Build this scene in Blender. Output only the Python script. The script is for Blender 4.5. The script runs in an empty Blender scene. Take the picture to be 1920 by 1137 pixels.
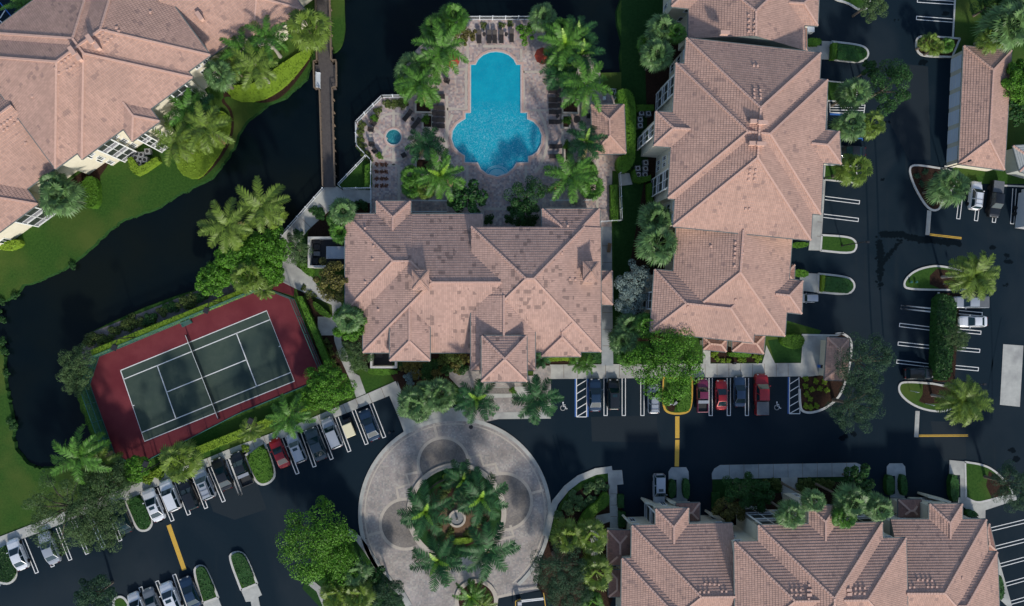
import bpy, math, random
from mathutils import Vector, Matrix
from mathutils.geometry import tessellate_polygon
random.seed(7)
R = math.radians
S = bpy.context.scene
COL = S.collection
# ------------------------------------------------------------------ camera
H = 105.0; FOC = 1312.0; CX, CY = 960.0, 568.5
NAD = Vector(((860-CX)/FOC, -(580-CY)/FOC, -1)).normalized()
CROT = NAD.rotation_difference(Vector((0, 0, -1))).to_matrix()
cam = bpy.data.objects.new('camera', bpy.data.cameras.new('camera')); COL.objects.link(cam)
cam.location = (0, 0, H); cam.rotation_euler = CROT.to_euler()
cam.data.sensor_width = 36; cam.data.lens = FOC/1920*36; cam.data.clip_end = 2000; cam.data.clip_start = 1
S.camera = cam
# ------------------------------------------------------------------ light
SUN_EL = 30.0
SDIR = Vector((0.27, -0.96))          # ground direction towards the sun
W = bpy.data.worlds.new('World'); S.world = W; W.use_nodes = True
nt = W.node_tree; bg = nt.nodes['Background']
sky = nt.nodes.new('ShaderNodeTexSky'); sky.sky_type = 'NISHITA'; sky.sun_disc = False
sky.sun_elevation = R(SUN_EL); sky.sun_rotation = math.atan2(SDIR.x, SDIR.y)
nt.links.new(sky.outputs[0], bg.inputs[0]); bg.inputs[1].default_value = 0.15
sl = bpy.data.lights.new('sun', 'SUN'); sl.energy = 3.2; sl.angle = R(4.0); sl.color = (1.0, 0.93, 0.84)
sun = bpy.data.objects.new('sun', sl); COL.objects.link(sun)
sv = Vector((SDIR.x, SDIR.y, math.tan(R(SUN_EL))*SDIR.length))
sun.rotation_euler = sv.to_track_quat('Z', 'Y').to_euler(); sun.location = (0, 0, 60)
S.view_settings.view_transform = 'Standard'; S.view_settings.look = 'None'
S.view_settings.gamma = 1; S.view_settings.exposure = 0.16

def G(px, py, h=0.0):
    """point of the place at height h that the photo shows at (px, py)"""
    d = CROT @ Vector(((px-CX)/FOC, -(py-CY)/FOC, -1))
    t = (h-H)/d.z
    return Vector((d.x*t, d.y*t, h))
def Z(x0, y0, pts, s=3.79):
    return [(x0+a/s, y0+b/s) for a, b in pts]
# ------------------------------------------------------------------ objects
def tag(o, label=None, cat=None, group=None, kind=None):
    if label: o['label'] = label
    if cat: o['category'] = cat
    if group: o['group'] = group
    if kind: o['kind'] = kind
    return o
def empty(name, loc, rz=0.0, label=None, cat=None, group=None):
    o = bpy.data.objects.new(name, None); COL.objects.link(o)
    o.empty_display_size = 0.3
    o.location = loc; o.rotation_euler = (0, 0, rz)
    return tag(o, label, cat, group)
def copy_tree(o, parent=None):
    c = o.copy(); COL.objects.link(c); c.parent = parent
    for ch in list(o.children): copy_tree(ch, c)
    return c
class MB:
    def __init__(s): s.v = []; s.f = []; s.mi = []; s.uv = []; s.m = 0
    def face(s, pts, uv=None):
        n = len(s.v); s.v += [tuple(p) for p in pts]; s.f.append(tuple(range(n, n+len(pts)))); s.mi.append(s.m)
        s.uv.append(uv)
    def mesh(s, vs, fs):
        n = len(s.v); s.v += [tuple(p) for p in vs]
        for f in fs: s.f.append(tuple(n+i for i in f)); s.mi.append(s.m); s.uv.append(None)
    def box(s, c, d, rz=0.0, taper=1.0):
        cx, cy, cz = c; dx, dy, dz = d[0]/2, d[1]/2, d[2]/2; vs = []
        ca, sa = math.cos(rz), math.sin(rz)
        for z, k in ((-dz, 1), (dz, taper)):
            for x, y in ((-dx, -dy), (dx, -dy), (dx, dy), (-dx, dy)):
                x *= k; y *= k
                vs.append((cx+x*ca-y*sa, cy+x*sa+y*ca, cz+z))
        s.mesh(vs, [(3, 2, 1, 0), (4, 5, 6, 7), (0, 1, 5, 4), (1, 2, 6, 5), (2, 3, 7, 6), (3, 0, 4, 7)])
    def bar(s, a, b, w, h=None):
        a = Vector(a); b = Vector(b); h = h or w; d = b-a
        if d.length < 1e-5: return
        d.normalize(); up = Vector((0, 0, 1)) if abs(d.z) < .95 else Vector((1, 0, 0))
        x = d.cross(up).normalized()*w/2; y = x.cross(d).normalized()*h/2
        vs = [p+q for p in (a, b) for q in (-x-y, x-y, x+y, -x+y)]
        s.mesh(vs, [(3, 2, 1, 0), (4, 5, 6, 7), (0, 1, 5, 4), (1, 2, 6, 5), (2, 3, 7, 6), (3, 0, 4, 7)])
    def tube(s, pts, rs, n=8):
        rings = []
        for i, p in enumerate(pts):
            p = Vector(p); a = Vector(pts[max(i-1, 0)]); b = Vector(pts[min(i+1, len(pts)-1)]); d = (b-a).normalized()
            up = Vector((0, 0, 1)) if abs(d.z) < .9 else Vector((1, 0, 0))
            x = d.cross(up).normalized(); y = d.cross(x).normalized()
            rings.append([p+(x*math.cos(2*math.pi*k/n)+y*math.sin(2*math.pi*k/n))*rs[i] for k in range(n)])
        vs = [q for r in rings for q in r]; fs = []
        for i in range(len(pts)-1):
            for k in range(n):
                a = i*n+k; b = i*n+(k+1) % n; fs.append((a, b, b+n, a+n))
        fs.append(tuple(range(n))); fs.append(tuple(reversed(range((len(pts)-1)*n, len(pts)*n))))
        s.mesh(vs, fs)
    def cyl(s, c, r, h, n=16, r2=None):
        r2 = r if r2 is None else r2; cx, cy, cz = c
        vs = [(cx+q*math.cos(2*math.pi*k/n), cy+q*math.sin(2*math.pi*k/n), z) for q, z in ((r, cz), (r2, cz+h)) for k in range(n)]
        fs = [(k, (k+1) % n, n+(k+1) % n, n+k) for k in range(n)]+[tuple(range(n, 2*n)), tuple(reversed(range(n)))]
        s.mesh(vs, fs)
    def poly(s, pts, holes=()):
        """flat polygon (may be concave, with holes) facing up"""
        loops = [[Vector(p) for p in pts]]+[[Vector(p) for p in h] for h in holes]
        flat = [p for l in loops for p in l]
        tri = tessellate_polygon(loops)
        fs = []
        for t in tri:
            a, b, c = (flat[i] for i in t)
            fs.append(t if (b-a).cross(c-a).z > 0 else t[::-1])
        s.mesh(flat, fs)
    def prism(s, pts, z0, z1, top=True):
        """side walls and top of a polygon; pts xy"""
        n = len(pts); ar = sum(pts[i][0]*pts[(i+1) % n][1]-pts[(i+1) % n][0]*pts[i][1] for i in range(n))
        if ar < 0: pts = pts[::-1]
        vs = [(p[0], p[1], z) for z in (z0, z1) for p in pts]
        s.mesh(vs, [(i, (i+1) % n, n+(i+1) % n, n+i) for i in range(n)])
        if top: s.poly([(p[0], p[1], z1) for p in pts])
    def build(s, name, mats, parent=None, smooth=False, origin=None, **kw):
        me = bpy.data.meshes.new(name)
        o0 = Vector(origin) if origin is not None else Vector((0, 0, 0))
        vs = [tuple(Vector(v)-o0) for v in s.v] if origin is not None else s.v
        me.from_pydata(vs, [], s.f)
        if not isinstance(mats, (list, tuple)): mats = [mats]
        for m in mats: me.materials.append(M[m] if isinstance(m, str) else m)
        if len(mats) > 1: me.polygons.foreach_set('material_index', s.mi)
        if any(u is not None for u in s.uv):
            L = me.uv_layers.new(name='UVMap'); k = 0
            for f, u in zip(s.f, s.uv):
                for j in range(len(f)):
                    if u: L.data[k].uv = u[j]
                    k += 1
        if smooth: me.polygons.foreach_set('use_smooth', [True]*len(s.f))
        me.update()
        o = bpy.data.objects.new(name, me); COL.objects.link(o)
        if origin is not None: o.location = o0
        if parent is not None: o.parent = parent
        return tag(o, **kw)
# ------------------------------------------------------------------ materials
M = {}
def mat(name, c1, c2=None, scale=1.0, rough=.8, bump=0.0, bscale=None, metal=0.0, c3=None, s3=.08, spec=.5, island=0.0, detail=6, coat=0, alpha=1.0, trans=0.0):
    if name.startswith('leaf'): c1 = tuple(v*1.38 for v in c1)
    m = bpy.data.materials.new(name); m.use_nodes = True; n = m.node_tree.nodes; l = m.node_tree.links
    b = n['Principled BSDF']; b.inputs['Roughness'].default_value = rough; b.inputs['Metallic'].default_value = metal
    b.inputs['Specular IOR Level'].default_value = spec; b.inputs['Base Color'].default_value = (*c1, 1)
    b.inputs['Coat Weight'].default_value = coat; b.inputs['Alpha'].default_value = alpha
    g = n.new('ShaderNodeNewGeometry'); src = g.outputs['Position']
    col = None
    if c2 is not None:
        t = n.new('ShaderNodeTexNoise'); t.inputs['Scale'].default_value = scale; t.inputs['Detail'].default_value = detail
        t.inputs['Roughness'].default_value = .7
        l.new(src, t.inputs['Vector'])
        cr = n.new('ShaderNodeValToRGB'); cr.color_ramp.elements[0].position = .34; cr.color_ramp.elements[1].position = .66
        cr.color_ramp.elements[0].color = (*c1, 1); cr.color_ramp.elements[1].color = (*c2, 1)
        l.new(t.outputs[0], cr.inputs[0]); col = cr.outputs[0]
    if c3 is not None:
        t3 = n.new('ShaderNodeTexNoise'); t3.inputs['Scale'].default_value = s3; t3.inputs['Detail'].default_value = 5
        l.new(src, t3.inputs['Vector'])
        r3 = n.new('ShaderNodeMapRange'); r3.inputs[1].default_value = .46; r3.inputs[2].default_value = .66; l.new(t3.outputs[0], r3.inputs[0])
        mx = n.new('ShaderNodeMix'); mx.data_type = 'RGBA'; l.new(r3.outputs[0], mx.inputs[0]); l.new(col, mx.inputs[6]); mx.inputs[7].default_value = (*c3, 1)
        col = mx.outputs[2]
    if island:
        hs = n.new('ShaderNodeHueSaturation'); mr = n.new('ShaderNodeMapRange')
        l.new(g.outputs['Random Per Island'], mr.inputs[0]); mr.inputs[3].default_value = 1-island; mr.inputs[4].default_value = 1+island
        l.new(mr.outputs[0], hs.inputs['Value'])
        if col: l.new(col, hs.inputs['Color'])
        else: hs.inputs['Color'].default_value = (*c1, 1)
        col = hs.outputs[0]
    if col: l.new(col, b.inputs['Base Color'])
    if bump:
        t2 = n.new('ShaderNodeTexNoise'); t2.inputs['Scale'].default_value = bscale or scale*3; t2.inputs['Detail'].default_value = 5
        l.new(src, t2.inputs['Vector'])
        bp = n.new('ShaderNodeBump'); bp.inputs['Strength'].default_value = 1; bp.inputs['Distance'].default_value = bump
        l.new(t2.outputs[0], bp.inputs['Height']); l.new(bp.outputs[0], b.inputs['Normal'])
    if trans:
        tr = n.new('ShaderNodeBsdfTranslucent'); ms = n.new('ShaderNodeMixShader'); ms.inputs[0].default_value = trans
        if col: l.new(col, tr.inputs[0])
        else: tr.inputs[0].default_value = (*c1, 1)
        l.new(b.outputs[0], ms.inputs[1]); l.new(tr.outputs[0], ms.inputs[2]); l.new(ms.outputs[0], n['Material Output'].inputs[0])
    M[name] = m; return m
def math_node(n, l, op, a, b=None):
    k = n.new('ShaderNodeMath'); k.operation = op
    for i, x in enumerate((a, b)):
        if x is None: continue
        if isinstance(x, (int, float)): k.inputs[i].default_value = x
        else: l.new(x, k.inputs[i])
    return k.outputs[0]
def mixc(n, l, fac, a, b, mode='MIX'):
    k = n.new('ShaderNodeMix'); k.data_type = 'RGBA'; k.blend_type = mode
    for s, x in ((0, fac), (6, a), (7, b)):
        if isinstance(x, (int, float)): k.inputs[s].default_value = x
        elif isinstance(x, tuple): k.inputs[s].default_value = (*x, 1)
        else: l.new(x, k.inputs[s])
    return k.outputs[2]
def roofmat(name, base, patch=.0, patchc=(.17, .12, .105), thr=.93):
    m = mat(name, base, rough=.85, spec=.2); n = m.node_tree.nodes; l = m.node_tree.links; b = n['Principled BSDF']
    uv = n.new('ShaderNodeUVMap'); sp = n.new('ShaderNodeSeparateXYZ'); l.new(uv.outputs[0], sp.inputs[0])
    u, v = sp.outputs[0], sp.outputs[1]
    iu = math_node(n, l, 'FLOOR', math_node(n, l, 'DIVIDE', u, .27)); iv = math_node(n, l, 'FLOOR', math_node(n, l, 'DIVIDE', v, .38))
    cb = n.new('ShaderNodeCombineXYZ'); l.new(iu, cb.inputs[0]); l.new(iv, cb.inputs[1])
    wn = n.new('ShaderNodeTexWhiteNoise'); wn.noise_dimensions = '2D'; l.new(cb.outputs[0], wn.inputs['Vector'])
    mr = n.new('ShaderNodeMapRange'); l.new(wn.outputs[0], mr.inputs[0]); mr.inputs[3].default_value = .88; mr.inputs[4].default_value = 1.10
    hs = n.new('ShaderNodeHueSaturation'); hs.inputs['Color'].default_value = (*base, 1); l.new(mr.outputs[0], hs.inputs['Value'])
    col = hs.outputs[0]
    g = n.new('ShaderNodeNewGeometry')
    nz = n.new('ShaderNodeTexNoise'); nz.inputs['Scale'].default_value = .22; nz.inputs['Detail'].default_value = 7; l.new(g.outputs['Position'], nz.inputs['Vector'])
    r2 = n.new('ShaderNodeMapRange'); l.new(nz.outputs[0], r2.inputs[0]); r2.inputs[1].default_value = .35; r2.inputs[2].default_value = .7
    col = mixc(n, l, math_node(n, l, 'MULTIPLY', r2.outputs[0], .42), col, (base[0]*.62, base[1]*.66, base[2]*.7))
    # run-off streaks down the slope and mildew
    cs = n.new('ShaderNodeCombineXYZ'); l.new(math_node(n, l, 'MULTIPLY', u, 1.3), cs.inputs[0]); l.new(math_node(n, l, 'MULTIPLY', v, .13), cs.inputs[1])
    ns = n.new('ShaderNodeTexNoise'); ns.inputs['Scale'].default_value = 1; ns.inputs['Detail'].default_value = 4; l.new(cs.outputs[0], ns.inputs['Vector'])
    r4 = n.new('ShaderNodeMapRange'); l.new(ns.outputs[0], r4.inputs[0]); r4.inputs[1].default_value = .48; r4.inputs[2].default_value = .75
    col = mixc(n, l, math_node(n, l, 'MULTIPLY', r4.outputs[0], .30), col, (base[0]*.72, base[1]*.74, base[2]*.76))
    # replaced tiles: small groups of another batch
    cb2 = n.new('ShaderNodeCombineXYZ')
    l.new(math_node(n, l, 'FLOOR', math_node(n, l, 'DIVIDE', u, .54)), cb2.inputs[0]); l.new(math_node(n, l, 'FLOOR', math_node(n, l, 'DIVIDE', v, .57)), cb2.inputs[1])
    w2 = n.new('ShaderNodeTexWhiteNoise'); w2.noise_dimensions = '2D'; l.new(cb2.outputs[0], w2.inputs['Vector'])
    n2 = n.new('ShaderNodeTexNoise'); n2.inputs['Scale'].default_value = .42; n2.inputs['Detail'].default_value = 2; l.new(g.outputs['Position'], n2.inputs['Vector'])
    sel = math_node(n, l, 'GREATER_THAN', math_node(n, l, 'ADD', w2.outputs[0], math_node(n, l, 'MULTIPLY', n2.outputs[0], .9)), thr+.45)
    col = mixc(n, l, math_node(n, l, 'MULTIPLY', sel, patch), col, patchc)
    # joints between barrels: dirt and the tiles' shadow lines, painted darker
    fr = math_node(n, l, 'FRACT', math_node(n, l, 'DIVIDE', u, .27))
    jt = math_node(n, l, 'LESS_THAN', fr, .2)
    col = mixc(n, l, math_node(n, l, 'MULTIPLY', jt, .17), col, (base[0]*.3, base[1]*.3, base[2]*.32))
    l.new(col, b.inputs['Base Color'])
    wv = math_node(n, l, 'ABSOLUTE', math_node(n, l, 'SINE', math_node(n, l, 'MULTIPLY', u, math.pi/.27)))
    bp = n.new('ShaderNodeBump'); bp.inputs['Distance'].default_value = .028; bp.inputs['Strength'].default_value = .7
    l.new(wv, bp.inputs['Height']); l.new(bp.outputs[0], b.inputs['Normal'])
    return m
roofmat('roof_club', (.50, .325, .262), patch=.62, thr=.93)
roofmat('roof_tile', (.495, .315, .248), patch=.6, patchc=(.25, .17, .15), thr=.985)
roofmat('roof_porch', (.34, .19, .15), patch=.4, thr=.97)
mat('ridge', (.60, .39, .31), (.52, .33, .26), 3, .85)
mat('wall', (.66, .62, .50), (.60, .56, .44), 1.2, .85, bump=.004, bscale=25)
mat('wall2', (.42, .44, .40), (.36, .38, .35), 1.2, .85)
mat('white', (.78, .79, .78), (.68, .70, .70), 2, .5)
mat('fascia', (.10, .13, .13), (.16, .18, .17), 2, .6)  # the dark teal shadow line of the eaves is put into this colour
mat('glass', (.012, .022, .028), rough=.08, spec=.6)
mat('screen', (.022, .030, .032), (.035, .04, .035), .8, .35)
mat('screen_slab', (.20, .20, .22), rough=.7)
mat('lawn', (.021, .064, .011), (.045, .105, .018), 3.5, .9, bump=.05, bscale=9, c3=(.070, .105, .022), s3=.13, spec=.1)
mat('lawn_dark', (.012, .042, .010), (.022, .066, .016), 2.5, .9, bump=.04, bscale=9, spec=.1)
mat('mulch', (.018, .011, .009), (.055, .030, .020), 5, .95, bump=.05, bscale=12, spec=.1)
mat('soil', (.10, .055, .028), (.16, .10, .06), 3, .95, bump=.05)
mat('bank', (.12, .10, .09), (.22, .20, .19), 2.5, .95, bump=.08)
def asphalt():
    m = mat('asphalt', (.0034, .0125, .0215), (.0070, .0180, .0280), 14, .85, bump=.01, bscale=30, spec=.12)
    n = m.node_tree.nodes; l = m.node_tree.links; b = n['Principled BSDF']; col = b.inputs['Base Color'].links[0].from_socket
    g = n.new('ShaderNodeNewGeometry')
    t = n.new('ShaderNodeTexNoise'); t.inputs['Scale'].default_value = .055; t.inputs['Detail'].default_value = 8; t.inputs['Distortion'].default_value = .6; l.new(g.outputs['Position'], t.inputs['Vector'])
    r = n.new('ShaderNodeMapRange'); l.new(t.outputs[0], r.inputs[0]); r.inputs[1].default_value = .48; r.inputs[2].default_value = .72
    col = mixc(n, l, math_node(n, l, 'MULTIPLY', r.outputs[0], .8), col, (.0230, .0330, .0410))
    mp = n.new('ShaderNodeMapping'); mp.inputs['Scale'].default_value = (.9, .06, 1); l.new(g.outputs['Position'], mp.inputs[0])
    t2 = n.new('ShaderNodeTexNoise'); t2.inputs['Scale'].default_value = 1; t2.inputs['Detail'].default_value = 4; l.new(mp.outputs[0], t2.inputs['Vector'])
    r2 = n.new('ShaderNodeMapRange'); l.new(t2.outputs[0], r2.inputs[0]); r2.inputs[1].default_value = .58; r2.inputs[2].default_value = .8
    col = mixc(n, l, math_node(n, l, 'MULTIPLY', r2.outputs[0], .6), col, (.0150, .0230, .0290))
    l.new(col, b.inputs['Base Color'])
asphalt()
mat('oil', (.0022, .0060, .0095), rough=.9, spec=.05)
mat('concrete', (.37, .375, .345), (.46, .46, .42), 1.3, .85, bump=.003, bscale=20, c3=(.29, .29, .275), s3=.35)
mat('concrete_blue', (.30, .33, .34), (.37, .39, .39), 1.0, .85, c3=(.24, .27, .28), s3=.4)
mat('kerb', (.46, .46, .43), (.56, .55, .52), 2, .8)
mat('yellow', (.62, .37, .03), (.50, .31, .05), 4, .7)
mat('paint', (.80, .80, .78), (.62, .63, .62), 5, .7)
mat('paint_blue', (.03, .13, .42), rough=.7)
mat('red_court', (.150, .026, .034), (.180, .036, .043), .6, .85, bump=.002, bscale=30, c3=(.120, .016, .024), s3=.12, spec=.2)
mat('green_court', (.042, .066, .052), (.058, .082, .064), .8, .85, c3=(.024, .044, .042), s3=.15, spec=.2)
def pavermat(name, cols, sc, grout=(.12, .11, .10)):
    m = mat(name, cols[0], rough=.85, spec=.2); n = m.node_tree.nodes; l = m.node_tree.links; b = n['Principled BSDF']
    g = n.new('ShaderNodeNewGeometry'); vo = n.new('ShaderNodeTexVoronoi'); vo.inputs['Scale'].default_value = sc; vo.distance = 'CHEBYCHEV'; vo.inputs['Randomness'].default_value = .55
    l.new(g.outputs['Position'], vo.inputs['Vector'])
    sp = n.new('ShaderNodeSeparateColor'); l.new(vo.outputs['Color'], sp.inputs[0])
    cr = n.new('ShaderNodeValToRGB'); cr.color_ramp.interpolation = 'CONSTANT'
    for i, c in enumerate(cols):
        e = cr.color_ramp.elements[i] if i < 2 else cr.color_ramp.elements.new(i/len(cols))
        e.position = i/len(cols); e.color = (*c, 1)
    l.new(sp.outputs[0], cr.inputs[0]); col = cr.outputs[0]
    t = n.new('ShaderNodeTexNoise'); t.inputs['Scale'].default_value = .35; t.inputs['Detail'].default_value = 6; l.new(g.outputs['Position'], t.inputs['Vector'])
    mr = n.new('ShaderNodeMapRange'); l.new(t.outputs[0], mr.inputs[0]); mr.inputs[1].default_value = .3; mr.inputs[2].default_value = .7; mr.inputs[3].default_value = .72; mr.inputs[4].default_value = 1.2
    hs = n.new('ShaderNodeHueSaturation'); l.new(col, hs.inputs['Color']); l.new(mr.outputs[0], hs.inputs['Value'])
    l.new(hs.outputs[0], b.inputs['Base Color'])
pavermat('paver_deck', [(.43, .32, .29), (.34, .285, .28), (.50, .42, .37), (.39, .34, .325), (.46, .35, .305), (.30, .25, .25)], 3.4)
pavermat('paver_drive', [(.345, .31, .285), (.29, .275, .265), (.40, .37, .33), (.335, .30, .28), (.37, .325, .30)], 4.5)
pavermat('paver_dark', [(.215, .195, .175), (.245, .22, .195), (.19, .175, .165)], 5)
mat('band', (.42, .37, .31), (.50, .45, .38), 2.5, .85)
mat('coping', (.50, .30, .25), (.58, .42, .35), 4, .8)
mat('canal', (.0014, .0052, .0078), (.0028, .0070, .0090), .25, .14, bump=.008, bscale=1.4, spec=.16, c3=(.0055, .0085, .0070), s3=.045)
def poolmat(name, c1, c2, spark):
    m = mat(name, c1, c2, .35, .12, bump=.03, bscale=2.2, spec=.45); n = m.node_tree.nodes; l = m.node_tree.links; b = n['Principled BSDF']
    col = b.inputs['Base Color'].links[0].from_socket; g = n.new('ShaderNodeNewGeometry')
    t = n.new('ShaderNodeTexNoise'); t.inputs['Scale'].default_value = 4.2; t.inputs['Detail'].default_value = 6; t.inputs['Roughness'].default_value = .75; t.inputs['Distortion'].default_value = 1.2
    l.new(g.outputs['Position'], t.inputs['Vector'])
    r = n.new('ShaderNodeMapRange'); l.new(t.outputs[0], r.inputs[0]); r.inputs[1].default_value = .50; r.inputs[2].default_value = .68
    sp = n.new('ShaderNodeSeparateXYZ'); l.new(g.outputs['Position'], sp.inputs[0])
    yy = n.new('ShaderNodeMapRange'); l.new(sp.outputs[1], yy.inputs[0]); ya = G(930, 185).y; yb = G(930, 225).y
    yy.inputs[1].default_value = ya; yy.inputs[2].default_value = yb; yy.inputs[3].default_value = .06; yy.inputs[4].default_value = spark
    col = mixc(n, l, math_node(n, l, 'MULTIPLY', r.outputs[0], yy.outputs[0]), col, (.30, .66, .74)); l.new(col, b.inputs['Base Color'])  # ripple glitter is painted into the water colour
poolmat('pool_water', (.002, .28, .41), (.006, .36, .48), .75)
mat('pool_step', (.16, .44, .52), (.24, .54, .62), 2, .3)
poolmat('spa_water', (.010, .16, .19), (.03, .24, .27), .3)
mat('leaf_royal', (.050, .130, .016), rough=.5, island=.5, spec=.35, trans=.25)
mat('leaf_dark', (.020, .070, .020), rough=.55, island=.5, spec=.3, trans=.2)
mat('leaf_fan', (.070, .135, .042), rough=.5, island=.5, spec=.4, trans=.22)
mat('leaf_coco', (.095, .150, .020), rough=.5, island=.4, spec=.4, trans=.3)
mat('leaf_spear', (.12, .22, .014), rough=.5, island=.3)
mat('leaf_tree', (.060, .160, .012), rough=.55, island=.6, spec=.3, trans=.25)
mat('leaf_deep', (.018, .062, .012), rough=.55, island=.6, spec=.3, trans=.2)
mat('leaf_oak', (.055, .098, .034), rough=.65, island=.4, spec=.25, trans=.2)
mat('leaf_oak_dark', (.026, .062, .030), rough=.65, island=.4, spec=.25, trans=.2)
mat('leaf_silver', (.15, .20, .18), rough=.6, island=.5, spec=.3, trans=.15)
mat('leaf_croton', (.085, .080, .018), rough=.55, island=.7, spec=.3, trans=.2)
mat('leaf_hedge', (.050, .120, .012), rough=.6, island=.45, spec=.2, trans=.15)
mat('leaf_lime', (.125, .200, .018), rough=.6, island=.4, spec=.2, trans=.15)
mat('leaf_bush', (.060, .085, .020), rough=.6, island=.6, spec=.2, trans=.15)
mat('leaf_red', (.12, .045, .02), rough=.6, island=.5, trans=.1)
mat('leaf_dead', (.24, .17, .075), rough=.7, island=.4)
mat('leaf_agave', (.10, .16, .17), rough=.6, island=.3)
mat('bark', (.10, .08, .06), (.17, .14, .11), 5, .9, bump=.03)
mat('bark_pale', (.26, .24, .21), (.34, .32, .28), 4, .85, bump=.02)
mat('deck_wood', (.072, .062, .060), (.100, .088, .082), 3, .8)
mat('rail_wood', (.16, .115, .08), (.20, .15, .10), 3, .8)
mat('rail_white', (.66, .70, .72), rough=.5)
mat('teal_fence', (.03, .13, .11), rough=.6)
def meshmat():
    m = mat('chainlink', (.035, .15, .125), rough=.6); n = m.node_tree.nodes; l = m.node_tree.links; b = n['Principled BSDF']
    b.inputs['Alpha'].default_value = .38
meshmat()
mat('netting', (.02, .03, .03), rough=.8, alpha=.5)
mat('black', (.012, .013, .015), (.022, .022, .024), 6, .5)
mat('wicker', (.020, .016, .016), (.040, .032, .030), 20, .7)
mat('dark_metal', (.03, .03, .032), rough=.45, metal=.3)
mat('steel', (.45, .46, .47), rough=.4, metal=.6)
mat('grey_equip', (.16, .17, .18), (.24, .25, .25), 4, .6)
mat('net_white', (.70, .72, .70), rough=.7)
mat('red_fabric', (.36, .05, .025), (.30, .04, .02), 3, .8)
mat('terracotta', (.30, .10, .05), rough=.8)
mat('tyre', (.012, .012, .013), rough=.85)
mat('carglass', (.010, .030, .038), rough=.05, spec=.7)
mat('light_glass', (.30, .31, .31), rough=.15)
mat('tail', (.12, .006, .006), rough=.3)
mat('cart_roof', (.72, .66, .44), rough=.5)
mat('garage_door', (.66, .72, .80), (.60, .66, .74), 1, .6)
mat('shingle_grey', (.30, .32, .31), (.38, .40, .38), 3, .8)
mat('trunk_brown', (.20, .12, .05), rough=.7)
# ------------------------------------------------------------------ buildings
def clip2(poly, a, b, c):
    out = []; n = len(poly)
    for i in range(n):
        p, q = poly[i], poly[(i+1) % n]; dp = a*p[0]+b*p[1]+c; dq = a*q[0]+b*q[1]+c
        if dp >= -1e-9: out.append(p)
        if (dp > 1e-9 and dq < -1e-9) or (dp < -1e-9 and dq > 1e-9):
            t = dp/(dp-dq); out.append((p[0]+(q[0]-p[0])*t, p[1]+(q[1]-p[1])*t))
    return out
def area2(p): return sum(p[i][0]*p[(i+1) % len(p)][1]-p[(i+1) % len(p)][0]*p[i][1] for i in range(len(p)))/2 if len(p) > 2 else 0
def ccw(p): return p if area2(p) > 0 else p[::-1]
class Vol: pass
PITCH = .36
def vol(foot, eave, base=None, gable=(), pitch=PITCH, walls=True, storeys=0, facade=None, inset=.55):
    """foot: pixel polygon of the eaves (clockwise in the photo, starting top left); gable: edge numbers"""
    v = Vol(); v.e = eave; v.walls = walls; v.inset = inset; v.facade = facade or {}; v.st = storeys
    w = [G(x, y, eave) for x, y in foot]; v.pix = w
    v.foot = ccw([(p.x, p.y) for p in w])
    bs = [G(x, y, eave) for x, y in (base or foot)]; bs = [(p.x, p.y) for p in bs]
    rev = area2(bs) < 0
    v.pl = []
    n = len(bs)
    for i in range(n):
        if i in gable: continue
        a, b = bs[i], bs[(i+1) % n]
        dx, dy = b[0]-a[0], b[1]-a[1]; L = math.hypot(dx, dy); nx, ny = (-dy/L, dx/L) if not rev else (dy/L, -dx/L)
        v.pl.append((pitch*nx, pitch*ny, eave-pitch*(nx*a[0]+ny*a[1]), nx, ny, a))
    return v
def vz(v, x, y): return min(p[0]*x+p[1]*y+p[2] for p in v.pl)
def infoot(f, x, y, m=0):
    n = len(f)
    for i in range(n):
        a, b = f[i], f[(i+1) % n]; L = math.hypot(b[0]-a[0], b[1]-a[1])
        if ((b[0]-a[0])*(y-a[1])-(b[1]-a[1])*(x-a[0]))/L < m: return False
    return True
def shrink(f, d):
    f = ccw(f); n = len(f); poly = list(f)
    for i in range(n):
        a, b = f[i], f[(i+1) % n]; L = math.hypot(b[0]-a[0], b[1]-a[1]); nx, ny = -(b[1]-a[1])/L, (b[0]-a[0])/L
        poly = clip2(poly, nx, ny, -(nx*a[0]+ny*a[1])-d)
    return poly
def roofheight(vs, x, y):
    h = 0
    for v in vs:
        if infoot(v.foot, x, y): h = max(h, vz(v, x, y))
    return h
def rp(vs, px, py):
    """point on the roof seen at pixel"""
    h = vs[0].e+1
    for _ in range(6):
        p = G(px, py, h); h2 = roofheight(vs, p.x, p.y)
        h = h2 if h2 > 0 else vs[0].e
    return G(px, py, h)
CW = .36; RISE = .055
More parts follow.
